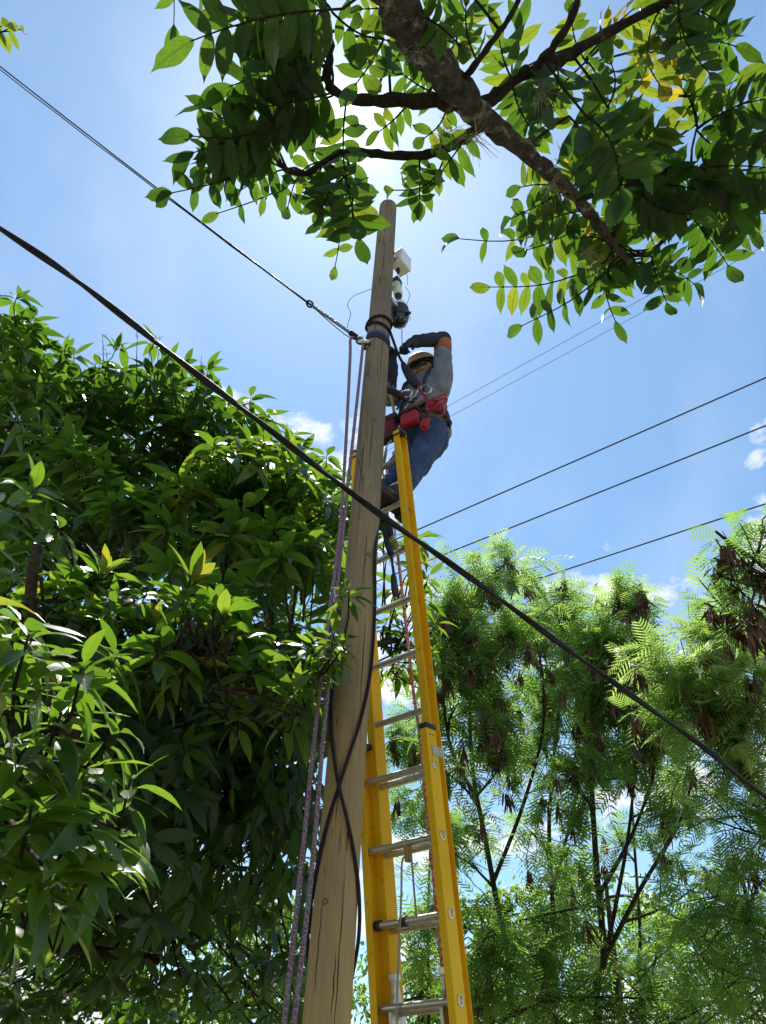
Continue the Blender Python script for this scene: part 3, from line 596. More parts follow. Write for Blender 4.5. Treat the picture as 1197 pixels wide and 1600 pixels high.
    # harness: waist belt, shoulder straps, thigh loops
    def ring(c, rx, ry, tilt, rad, name, mat, ha=.022):
        m_ = MB(); k = 36; vs = []
        for i in range(k):
            w = 2 * math.pi * i / k
            for dr, dz in ((0, -ha), (rad, -ha), (rad, ha), (0, ha)):
                vs.append(c + RH * ((rx + dr) * math.cos(w)) + LN * ((ry + dr) * math.sin(w)) + ZZ * (dz + tilt * math.sin(w)))
        fs = [(i * 4 + a, i * 4 + (a + 1) % 4, ((i + 1) % k) * 4 + (a + 1) % 4, ((i + 1) % k) * 4 + a) for i in range(k) for a in range(4)]
        return m_.add(vs, fs).build(name, mat, T, auto=40)
    belt = ring(L(.075, .305, .93), .182, .150, -.01, .008, 'work_belt', MAT['webbing'], .028)
    ring(L(.075, .305, .975), .180, .148, -.01, .007, 'work_belt', MAT['red'], .010)
    for q in (-1, 1):
        pts = smooth_path([L(.08 + .10 * q, .165, .95), L(.085 + .09 * q, .160, 1.15), L(.09 + .10 * q, .20, 1.33), L(.09 + .09 * q, .30, 1.43), L(.085 + .08 * q, .43, 1.25), L(.08 + .09 * q, .45, .95)], 5)
        MB().tube(pts, .013, 6).build('harness_strap', MAT['webbing'], T)
    return T
make_person()

# things the worker wears or works with
def torus_pts(c, a, b, ra, rb, k=24, ph=0): return [c + a * (ra * math.cos(2 * math.pi * i / k + ph)) + b * (rb * math.sin(2 * math.pi * i / k + ph)) for i in range(k + 1)]
def make_gear():
    # red pouch in front of the belly
    c = PLp(641, 655, .115); T = thing('tool_pouch', c - ZZ * .06, 'bright red tool pouch hanging in front of the worker below his belly', 'pouch', 'pouches on the work belt')
    ax = (RH * .97 + LN * .1).normalized(); MB().box(c, ax, LN, ZZ, .060, .028, .054).build('pocket', MAT['red'], T, bevel=.014)
    MB().box(c + ZZ * .06 - LN * .004, ax, LN, ZZ, .070, .034, .012).build('flap', MAT['webbing'], T, bevel=.006)
    MB().tube([c + ZZ * .05 + ax * .03, c + ZZ * .13 + ax * .035 + LN * .02], .010, 6).build('strap', MAT['webbing'], T)
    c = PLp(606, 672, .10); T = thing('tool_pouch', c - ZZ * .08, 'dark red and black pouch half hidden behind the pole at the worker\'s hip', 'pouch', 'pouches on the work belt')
    MB().box(c, ax, LN, ZZ, .060, .030, .070).build('pocket', MAT['red_shaded'], T, bevel=.014); MB().box(c + ZZ * .085, ax, LN, ZZ, .08, .036, .024).build('flap', MAT['webbing'], T, bevel=.008)
    MB().box(c - ZZ * .085, ax, LN, ZZ, .078, .034, .018).build('hem', MAT['webbing'], T, bevel=.008)
    c = PLp(664, 661, .12); T = thing('tool_pouch', c - ZZ * .05, 'small red loop pouch beside the bright red tool pouch', 'pouch', 'pouches on the work belt')
    MB().box(c, (ax + ZZ * -.35).normalized(), LN, (ZZ + ax * .35).normalized(), .026, .016, .040).build('pocket', MAT['red'], T, bevel=.010)
    MB().tube(smooth_path([c + ax * -.03 - ZZ * .03, c - ZZ * .062, c + ax * .035 - ZZ * .045], 5), .007, 6).build('handle', MAT['redcord'], T)
    MB().box(c + ZZ * .05, ax, LN, ZZ, .034, .02, .02).build('flap', MAT['webbing'], T, bevel=.006)
    # shirt tail behind the belt, its shade put into mauve grey cloth
    c = PLp(697, 672, .40); T = thing('shirt_tail', c - ZZ * .08, 'mauve grey shirt tail, shaded in its colour, hanging at the back of the work belt', 'mauve_cloth')
    organic('tail_cloth', MB().ell(c, RH, LN, ZZ, .035, .05, .085).ell(c + ZZ * .05, RH, LN, ZZ, .032, .05, .04), MAT['mauve_cloth'], T, .008, 3); MB().tube(torus_pts(c + ZZ * .082, RH, LN, .032, .048), .006, 6).build('rim', MAT['webbing'], T)
    # coil of red cord
    c = PLp(681, 636, .155); T = thing('cord_coil', c - ZZ * .07, 'tangled bright red cord coiled at the worker\'s left hip', 'cord')
    r_ = random.Random(3)
    for k in range(7):
        a = (RH + LN * r_.uniform(-.3, .4) + ZZ * r_.uniform(-.5, .2)).normalized(); b_ = (ZZ + RH * r_.uniform(-.6, .6)).normalized()
        MB().tube(torus_pts(c + RH * r_.uniform(-.05, .05) + ZZ * r_.uniform(-.03, .03) - LN * r_.uniform(0, .03), a, b_, r_.uniform(.025, .07), r_.uniform(.02, .05)), .0055, 6).build('loop', MAT['redcord'], T)
    MB().tube(smooth_path([c + RH * .02 - ZZ * .04, c + RH * .055 - ZZ * .05 + LN * .01, c + RH * .06 - ZZ * .10 + LN * .0, c + RH * .03 - ZZ * .12 - LN * .01], 5), .007, 6).build('tail', MAT['redcord'], T)
    # carabiners
    def carab(px, py, Nn, ang, sz, label):
        c = PLp(px, py, Nn); a = (RH * math.cos(ang) + ZZ * math.sin(ang)).normalized(); b_ = (ZZ * math.cos(ang) - RH * math.sin(ang)).normalized()
        T = thing('carabiner', c, label, 'carabiner', 'carabiners on the harness')
        pts = smooth_path([c + a * (x * sz) + b_ * (y * sz) for x, y in ((-.5, -.2), (-.5, .2), (0, .33), (.5, .26), (.62, 0), (.5, -.2), (0, -.3), (-.5, -.2))], 4); MB().tube(pts, .006, 7).build('body', MAT['steel'], T)
        MB().tube([c + a * (-.2 * sz) + b_ * (-.29 * sz), c + a * (.35 * sz) + b_ * (-.25 * sz)], .0075, 7).build('gate', MAT['steel'], T)
    carab(648, 613, .10, 1.1, .085, 'silver carabiner in the middle of the worker\'s chest'); carab(664, 609, .12, -.9, .10, 'silver carabiner on the strap just below the worker\'s chin')
    carab(634, 616, .06, -.6, .095, 'silver carabiner at the end of the short padded lanyard sleeve'); 
    # pole lanyard: rope round the pole, padded sleeves to the harness
    zr = pole_z(520); T = thing('pole_lanyard', pole_pt(1.2, zr, .01), 'dark purple lanyard rope looped round the pole and clipped to the harness', 'lanyard')
    p1 = [pole_pt(a, zr + .02 + .06 * math.sin(a * .5 + 1.2), .011) for a in np.linspace(-1.7, 1.5, 16)]
    MB().tube(smooth_path(p1, 3), .0095, 8).build('rope', MAT['darkrope'], T)
    p2 = [pole_pt(a, zr + .045 - .055 * (a + 1.6) * .55, .012) for a in np.linspace(-1.6, 1.15, 14)] + [PLp(622, 553, -.08), PLp(630, 568, -.02)]
    MB().tube(smooth_path(p2, 3), .0095, 8).build('rope', MAT['darkrope'], T)
    MB().tube(smooth_path([pole_pt(a, zr + .02 - .02 * a, .011) for a in np.linspace(-1.7, -4.6, 12)], 3), .0095, 8).build('rope', MAT['darkrope'], T)
    def sleeve(pts, rads, T): return MB().tube(smooth_path(pts, 4), lerp_list(rads, (len(pts) - 1) * 4 + 1), 10).build('padded_sleeve', MAT['webbing'], T)
    sleeve([PLp(629, 566, -.03), PLp(633, 575, 0), PLp(643, 591, .05), PLp(652, 603, .09)], [.012, .026, .036, .030], T)
    MB().tube(smooth_path([PLp(652, 603, .09), PLp(658, 611, .11), PLp(668, 622, .13), PLp(680, 640, .15)], 4), .008, 6).build('strap', MAT['red'], T)
    T2 = thing('padded_lanyard', pole_pt(1.4, pole_z(612), .01), 'short black padded lanyard coming from behind the pole to the chest', 'lanyard')
    sleeve([PLp(600, 606, -.06), PLp(609, 610, -.03), PLp(622, 616, 0), PLp(630, 622, .04)], [.016, .024, .026, .014], T2)
    MB().tube(smooth_path([PLp(630, 622, .04), PLp(640, 628, .08), PLp(648, 626, .12)], 4), .009, 6).build('strap', MAT['webbing'], T2)
    # grey plastic utility box and tan tool loop on the belly
    c = PLp(652, 628, .13); T = thing('harness_plate', c, 'grey padded chest plate under the silver carabiners', 'harness plate'); MB().box(c, (RH + ZZ * .25).normalized(), LN, (ZZ - RH * .25).normalized(), .055, .016, .034).build('plate', MAT['mauve_cloth'], T, bevel=.01)
    MB().tube(smooth_path([PLp(620, 640, .10), PLp(628, 619 + 8, .11), PLp(640, 622, .11), PLp(652, 622, .11)], 4), .008, 6).build('strap', MAT['blue'], T)
    MB().tube(smooth_path([PLp(632, 639, .09), PLp(638, 630, .095), PLp(643, 622, .10)], 4), .005, 6).build('chain', MAT['steel'], T)
    p = [PLp(608, 612, .06), PLp(613, 628, .07), PLp(616, 645, .09)]; T = thing('leather_loop', p[2], 'tan leather tool loop between the pole and the worker\'s sleeve', 'tool loop')
    MB().tube(smooth_path(p, 5), .010, 8).build('loop', MAT['tan'], T)
    # white and black cords hanging by the legs
    T = thing('pale_rope', PLp(600, 745, .0), 'thin pale rope dangling beside the pole in front of the trousers', 'cord')
    MB().tube(smooth_path([PLp(612, 688, .02), PLp(605, 696, .0), PLp(600, 716, -.02), PLp(598, 738, -.03), PLp(601, 748, -.03)], 5), .0055, 6).build('strand', MAT['greyrope'], T); MB().tube(smooth_path([PLp(604, 700, 0), PLp(602, 716, -.01), PLp(599, 730, -.02)], 5), .006, 6).build('strand', MAT['webbing'], T)
    # hammer-like tool hanging on a shackle under the boots
    sp = PLp(613, 832, -.02); T = thing('hanging_tool', sp, 'black handled tool hanging from a metal shackle below the worker\'s boots', 'tool')
    MB().tube(smooth_path([PLp(609, 815, -.02), PLp(610, 826, -.02), PLp(612, 838, -.02)], 3), .014, 8).build('strap', MAT['webbing'], T)
    MB().tube(torus_pts(sp, RH, ZZ, .020, .030), .006, 6).build('shackle', MAT['steel'], T); MB().tube(torus_pts(sp - ZZ * .03 + RH * .01, RH, ZZ, .014, .016), .006, 6).build('shackle', MAT['steel'], T)
    MB().tube(smooth_path([PLp(598, 828, -.03), PLp(602, 824, -.03), PLp(606, 829, -.03), PLp(603, 833, -.03), PLp(598, 829, -.03)], 4), .005, 6).build('ring', MAT['black'], T)
    h = [PLp(602, 831, -.03), PLp(606, 850, -.03), PLp(611, 866, -.03)]; MB().tube(smooth_path(h, 4), .018, 8).build('upper_shaft', MAT['webbing'], T)
    MB().tube([PLp(611, 864, -.03), PLp(616, 902, -.03)], .008, 8).build('shaft', MAT['black'], T)
    MB().tube(smooth_path([PLp(615, 898, -.03), PLp(616, 912, -.03), PLp(618, 930, -.03)], 4), lerp_list([.011, .017, .018, .020, .016], 9), 10).build('handle', MAT['black'], T)
make_gear()

# ------------------------------------------------------------------ devices on the pole
def make_devices():
    # white enclosure
    c = PLp(626, 409, -.045); ax = Vector((.80, -.60, 0)); ay = Vector((.60, .80, 0))
    T = thing('enclosure_box', c - ZZ * .1, 'small white plastic enclosure box fixed behind the pole near its top', 'box')
    MB().box(c, ax, ay, ZZ, .050, .058, .085).build('case', MAT['white'], T, smooth=False, bevel=.005)
    MB().box(c + ay * .062, ax, ay, ZZ, .052, .006, .088).build('lid', MAT['white'], T, smooth=False, bevel=.004)
    MB().lathe([(.016, 0), (.016, -.02), (.011, -.024), (.011, -.05)], c - ZZ * .085 - ax * .02, ZZ, 12).build('cable_gland', MAT['black'], T)
    MB().box(c - ay * .075 - ZZ * .03, ax, ay, ZZ, .02, .025, .012).build('bracket', MAT['steel'], T, bevel=.002)
    # white tapered wireless unit
    c = PLp(621, 452, -.03); d = (ZZ + Vector((-.10, .02, 0))).normalized()
    T = thing('wireless_unit', c - d * .09, 'white tapered radio unit with pale label between box and dome camera', 'radio unit')
    MB().lathe([(.022, .085), (.027, .08), (.030, .03), (.036, -.05), (.034, -.075), (.028, -.08)], c, d, 22).build('housing', MAT['white'], T, auto=45)
    MB().lathe([(.026, -.079), (.027, -.10), (.018, -.125), (.010, -.13)], c, d, 18).build('end_gland', MAT['black'], T, auto=50)
    MB().lathe([(.0275, .07), (.0325, .015)], c - Vector((.002, .002, 0)), d, 22).build('label_sleeve', MAT['label'], T)
    MB().box(c + d * .105, RH, LN, ZZ, .028, .03, .030).build('mount', MAT['black'], T, bevel=.006)
    MB().tube(smooth_path([c + d * .09 + RH * .03, c + d * .05 + RH * .045, c + d * .0 + RH * .036, c - d * .01 + RH * .02], 4), .003, 6).build('clip_wire', MAT['black'], T)
    MB().box(PLp(612, 446, -.08), RH, LN, ZZ, .02, .05, .014).build('bracket', MAT['steel'], T, bevel=.002)
    # dome camera
    c = PLp(624, 492, -.01); T = thing('dome_camera', c - ZZ * .1, 'black domed security camera with white cap beside the pole, above the glove', 'camera')
    MB().lathe([(.030, .125), (.050, .118), (.062, .085), (.066, .062)], c, ZZ, 28).build('cap', MAT['white'], T, auto=50)
    MB().lathe([(.0675, .064), (.069, .05), (.070, -.015), (.069, -.045)], c, ZZ, 28).build('collar', MAT['black'], T, auto=50)
    MB().lathe([(.0665, -.044), (.065, -.065), (.055, -.092), (.036, -.112), (.012, -.121)], c, ZZ, 28).build('dome', MAT['dome'], T, auto=60)
    for k in range(9):
        w = 2 * math.pi * k / 9; MB().lathe([(.005, 0), (.005, .003), (.003, .004)], c + Vector((math.cos(w) * .050, math.sin(w) * .050, -.098)), Vector((math.cos(w) * .5, math.sin(w) * .5, -1)), 8).build('infrared_lamp', MAT['steel'], T)
    MB().tube([c + RH * .065 - ZZ * .03, c + RH * .095 - ZZ * .055], [.010, .013], 8).build('arm_knob', MAT['black'], T)
    MB().box(c - LN * .075 + ZZ * .03, RH, LN, ZZ, .03, .05, .02).build('bracket', MAT['steel'], T, bevel=.003)
    MB().tube(smooth_path([c + ZZ * .12, c + ZZ * .16, PLp(622, 474, -.03)], 3), .004, 6).build('lead', MAT['black'], T)
    # loose wires
    def wire(pts, rad, label):
        P = smooth_path(pts, 5); o = MB().tube([p for p in P], rad, 5).build('loose_wire', MAT['wire']); tag(o, label, 'wire', 'loose thin wires by the camera')
    wire([PLp(634, 427, -.03), PLp(637, 433, -.03), PLp(636, 440, -.03), PLp(637, 445, -.02)], .0022, 'short thin wire hanging from the corner of the white box')
    wire([PLp(633, 448, -.02), PLp(640, 459, -.01), PLp(637, 472, 0), PLp(635, 483, 0), PLp(640, 494, 0), PLp(642, 500, 0)], .0022, 'kinked thin wire dangling right of the dome camera')
    wire([PLp(628, 514, -.03), PLp(628, 528, -.05), PLp(629, 545, -.09)], .0032, 'straight black wire from the dome camera down to the raised glove')
    z = pole_z(456); wire([pole_pt(-1.3, z, .003), atY(566, 457, 3.25), atY(552, 463, 3.24), atY(543, 476, 3.24), atY(548, 490, 3.24), atY(544, 505, 3.24), atY(543, 514, 3.24)], .0022, 'thin curled wire sticking out left of the pole above the cable grip')
make_devices()

# ------------------------------------------------------------------ cables, grips, slings and ropes
def make_lines():
    zg = pole_z(536)
    # service drop with a preformed grip, from the upper left to the pole
    grip = pole_pt(-1.35, zg, .02); A = atY(-260, -105, 2.3); G = atY(487, 477, 3.21); Kk = atY(556, 526, 3.22)
    T = thing('service_cable', Kk, 'thin twin overhead cable running from the pole to the upper left', 'cable')
    def sag(a, b, s, k=24): return [a + (b - a) * (i / k) - ZZ * (s * 4 * (i / k) * (1 - i / k)) for i in range(k + 1)]
    s1 = sag(A, G, .05); MB().tube(s1, .006, 6).build('strand', MAT['cable'], T)
    s2 = [p + Vector((0, 0, -.006 - .062 * max(0, 1 - i / 24) - .004 * math.cos(i * 2.1))) for i, p in enumerate(sag(A, G, .05))]
    MB().tube(s2, .0045, 6).build('strand', MAT['cable'], T)
    MB().tube(smooth_path([G, G + (Kk - G) * .3 - ZZ * .03, G + (Kk - G) * .75 - ZZ * .055, Kk - ZZ * .035, Kk + Vector((.04, 0, -.035))], 4), .0035, 6).build('strand', MAT['cable'], T)
    # preformed grip: two helically laid rods
    T = thing('dead_end_grip', Kk, 'blue grey helical dead end grip holding the twin cable to the pole', 'cable grip')
    ax = (Kk - G).normalized(); a = ax.orthogonal().normalized(); b = ax.cross(a)
    for ph in (0, 2.1, 4.2):
        MB().tube([G + (Kk - G) * (i / 60) + (a * math.cos(i * .55 + ph) + b * math.sin(i * .55 + ph)) * .0065 for i in range(61)], .0058, 6).build('rod', MAT['grip'], T)
    MB().tube(torus_pts(G - ax * .02, ax, b, .028, .02), .007, 6).build('loop', MAT['cable'], T)
    for k in range(5): MB().tube(torus_pts(Kk - ax * (.012 * k), a, b, .015, .015, 12), .0055, 5).build('knot_turn', MAT['cable'], T)
    # hook and insulator beside the pole
    hk = atY(566, 533, 3.22); T = thing('pole_hook', hk, 'small steel hook and pale insulator clamped at the left of the pole', 'hook')
    MB().lathe([(.010, -.03), (.018, -.022), (.020, 0), (.014, .008), (.020, .016), (.018, .032), (.010, .036)], hk + Vector((.012, 0, -.01)), Vector((1, 0, .05)), 14).build('insulator', MAT['label'], T)
    MB().tube(smooth_path([pole_pt(-1.45, zg, -.01), hk + Vector((.05, 0, -.02)), hk + Vector((.0, 0, -.03)), hk + Vector((-.03, 0, -.02)), hk + Vector((-.035, 0, .02)), hk + Vector((0, 0, .03))], 4), .008, 7).build('hook_bar', MAT['wire'], T)
    MB().tube([hk + Vector((0, 0, .03)), hk + Vector((.002, 0, .055))], .003, 6).build('pin', MAT['steel'], T)
    # blue webbing sling round the pole
    zs = pole_z(535); b_ = MB(); k = 48
    T = thing('sling', pole_pt(0, zs, 0), 'dark blue webbing sling wrapped round the pole at the cable hook', 'sling')
    for (dz, tilt, rr, nm, mt) in ((.018, .020, .006, 'webbing_band', 'blue'), (-.012, .028, .009, 'webbing_band', 'webbing'), (-.036, .030, .007, 'webbing_band', 'webbing')):
        vs = []
        for i in range(k):
            w = 2 * math.pi * i / k
            for off, hz in ((.001, -.013), (rr, -.013), (rr + .002, 0), (rr, .013), (.001, .013)): vs.append(pole_pt(w, zs + dz + hz - tilt * math.sin(w), off))
        MB().add(vs, [(i * 5 + q, i * 5 + (q + 1) % 5, ((i + 1) % k) * 5 + (q + 1) % 5, ((i + 1) % k) * 5 + q) for i in range(k) for q in range(5)]).build(nm, MAT[mt], T, auto=50)
    MB().tube(smooth_path([pole_pt(-1.3, zs - .03, .01), pole_pt(-1.5, zs - .06, .012), pole_pt(-1.35, zs - .10, .008)], 4), .010, 6).build('tail', MAT['webbing'], T)
    # two hanging ropes
    def rope(pts, rad, mat, label, grp=None, name='rope'):
        return tag(MB().tube(smooth_path(pts, 14), rad, 8).build(name, MAT[mat]), label, 'rope', grp)
    Y1 = 3.215; Y2 = 3.05
    rope([atY(553, 527, 3.22), atY(547.5, 531, Y1), atY(547, 560, Y1), atY(540, 700, 3.2), atY(531, 830, 3.17), atY(515, 960, 3.13), atY(494, 1130, 3.09), atY(470, 1360, 3.05), atY(444, 1600, 3.0), atY(420, 1800, 2.97), atY(405, 1930, 2.95)], .0095, 'rope', 'left one of two flecked hanging ropes beside the pole', 'hauling ropes left of the pole')
    rope([atY(562, 527, 3.22), atY(567, 533, Y1), atY(565, 560, Y1), atY(551, 690, 3.2), atY(534, 850, 3.17), atY(523, 960, 3.13), atY(507, 1130, 3.09), atY(487, 1360, 3.05), atY(459, 1600, 3.0), atY(436, 1800, 2.97), atY(418, 1930, 2.95)], .0095, 'rope', 'right one of two flecked hanging ropes, nearer the pole', 'hauling ropes left of the pole')
    # dark rope wound in a cross round the lower pole
    ang = lambda px, py: math.asin(max(-.999, min(.999, (px - pix(pole_ax(pole_z(py)))[0]) / (FPX * pole_r(pole_z(py)) / pix(pole_ax(pole_z(py)))[2]))))
    sA = [(584, 870), (583.5, 950), (577, 1050), (563, 1130), (546, 1190), (531, 1240), (513, 1300), (499, 1360), (489, 1420)]
    sB = [(519, 1130), (523, 1180), (531, 1240), (541, 1290), (551, 1340), (558, 1400)]
    PA = [pole_pt(1.9, pole_z(800), .009)] + [pole_pt(ang(x, y), pole_z(y), .0085) for x, y in sA] + [pole_pt(-1.9, pole_z(1490), .009), pole_pt(-2.8, pole_z(1560), .009)]
    PB = [pole_pt(-2.9, pole_z(960), .009), pole_pt(-2.0, pole_z(1060), .009)] + [pole_pt(ang(x, y), pole_z(y), .0085 + (.014 if abs(y - 1240) < 5 else .004 if 1170 < y < 1300 else 0)) for x, y in sB] + [pole_pt(1.65, pole_z(1470), .009), pole_pt(2.4, pole_z(1560), .009)]
    T = thing('wound_rope', pole_pt(0, pole_z(1240), .01), 'dark rope crossing in an X round the lower pole', 'rope')
    MB().tube(smooth_path(PA, 8), .0075, 7).build('strand', MAT['darkrope'], T); MB().tube(smooth_path(PB, 8), .0075, 7).build('strand', MAT['darkrope'], T)
    # rope from the worker down through the ladder
    def LQ(px, py, m_):                                            # point in a plane parallel to the ladder, m_ towards the climber
        d = ray(px, py); return EYE + d * (((BASE - EYE).dot(LM) + m_) / d.dot(LM))
    rope([LQ(614, 838, .10), LQ(620, 856, .10), LQ(629, 930, .11), LQ(637, 1000, .12), LQ(646, 1080, .125), LQ(656, 1150, .13), LQ(662, 1215, .13), LQ(671, 1300, .13), LQ(684, 1440, .13), LQ(698, 1560, .13), LQ(706, 1640, .13), LQ(720, 1800, .14), LQ(740, 2000, .16)], .0085, 'redrope', 'red and white hand rope hanging behind the ladder rungs')
    rope([LQ(632, 1338, -.02), LQ(628, 1350, -.024), LQ(627, 1400, -.026), LQ(624, 1470, -.028), LQ(621, 1540, -.03), LQ(620, 1600, -.03), LQ(620, 1760, -.03)], .0045, 'greyrope', 'thin grey ladder cord running from pulley to the lower left lock')
    rope([LQ(641, 1340, -.012), LQ(644, 1352, 0.0), LQ(647, 1390, 0.012), LQ(650, 1426, .022), LQ(650.5, 1436, .026)], .0045, 'greyrope', 'short pale ladder cord tied from pulley to the rung below')
    # heavy twin cable crossing in front of the pole
    T = thing('overhead_cable', at(598, 812, 3.0), 'heavy black twin cable crossing the view in front of the pole', 'cable')
    cp = [at(-420, 75, 2.75), at(-200, 222, 2.8), at(0, 357, 2.9), at(100, 424, 2.95), at(200, 500, 3.0), at(300, 579, 3.05), at(400, 655, 3.1), at(500, 733, 3.15), at(600, 808, 3.2), at(700, 878, 3.3), at(800, 950, 3.4), at(900, 1024, 3.5), at(1000, 1096, 3.6), at(1100, 1168, 3.72), at(1197, 1246, 3.85), at(1400, 1400, 4.1), at(1700, 1640, 4.5)]
    cpath = smooth_path(cp, 8)
    for ph in (0, math.pi):
        pts = [p + (UP * math.cos(i * .30 + ph) + FW * math.sin(i * .30 + ph)) * .0068 for i, p in enumerate(cpath)]
        MB().tube(pts, .0085, 8).build('conductor', MAT['cable'], T)
    # distant wires
    def far(p, q, rad, label):
        a, b = at(*p), at(*q); d = b - a; a2, b2 = a - d * 1.5, b + d * 3.0
        o = MB().tube([a2 + (b2 - a2) * (i / 30) - ZZ * (.0 * i) for i in range(31)], rad, 6).build('power_line', MAT['wire']); tag(o, label, 'power line', 'power lines beyond the trees')
    far((1197, 590, 14), (620, 842, 17), .016, 'uppermost of the three thick black power lines right of the ladder')
    far((1197, 665, 14), (680, 872, 17), .016, 'middle one of the three thick black power lines')
    far((1197, 787, 14), (830, 908, 16), .016, 'lowest of the three thick power lines, above the treetops')
    far((1197, 360, 26), (705, 632, 30), .0085, 'upper of two faint thin wires behind the hanging branch')
    far((1197, 383, 26), (705, 650, 30), .0085, 'lower of two faint thin wires behind the hanging branch')
make_lines()

# ------------------------------------------------------------------ vegetation helpers
def rvec(): return Vector(rng.normal(size=3)).normalized()
def jit(v, s): return (v + Vector(rng.normal(size=3)) * s).normalized()
def limb(mb, p, q, r0, r1, bend=0.1, k=6, n=6, side=None):
    """a slightly crooked tapering limb"""
    p, q = Vector(p), Vector(q); d = q - p; o = side if side is not None else rvec(); o = o - d * (o.dot(d) / max(d.length_squared, 1e-9)); ln = d.length
    ph = rng.uniform(0, 6); pts = [p + d * t + o * (bend * ln * math.sin(math.pi * t) + .02 * ln * math.sin(7 * t + ph) * math.sin(math.pi * t)) for t in np.linspace(0, 1, k + 1)]
    mb.tube(pts, lerp_list([r0, r1], k + 1), n); return pts
class Leaves:
    """collects leaf placements; the nearest ones become objects of their own, the rest one mesh"""
    def __init__(s, templates, mat): s.tp = templates; s.mat = mat; s.M = []; s.t = []; s.w = []
    def add(s, m, tint, w=None): s.M.append(m); s.t.append(float(np.clip(tint, 0, 1))); s.w.append(int(rng.integers(len(s.tp))) if w is None else w)
    def finish(s, parent, name='leaf', mass='foliage', singles=300, tris=None):
        size = []
        for m in s.M:
            x, y, z = pix(m.translation + m.col[0].to_3d() * .5)
            size.append(m.col[0].to_3d().length / z if z > .2 and -20 < x < 1217 and -20 < y < 1620 else -1)
        order = np.argsort(-np.array(size)); one = set(int(i) for i in order[:singles] if size[int(i)] > 0)
        lv = [0.05, .2, .35, .5, .65, .8, .95]; meshes = {}
        for i in sorted(one):
            q = min(range(7), key=lambda k: abs(lv[k] - s.t[i])); key = (s.w[i], q)
            if key not in meshes:
                tp = s.tp[s.w[i]]; mb = MB(); mb.v = tp.v; mb.f = tp.f; mb.uv = tp.uv; mb.t = [lv[q]] * len(tp.v); meshes[key] = mb.mesh(name, s.mat)
            link(bpy.data.objects.new(name, meshes[key]), parent, s.M[i])
        rest = [i for i in range(len(s.M)) if i not in one]
        if rest:
            o = bake(mass, s.tp, [np.array(s.M[i]) for i in rest], [s.t[i] for i in rest], [s.w[i] for i in rest], s.mat, parent); tag(o, kind='stuff')

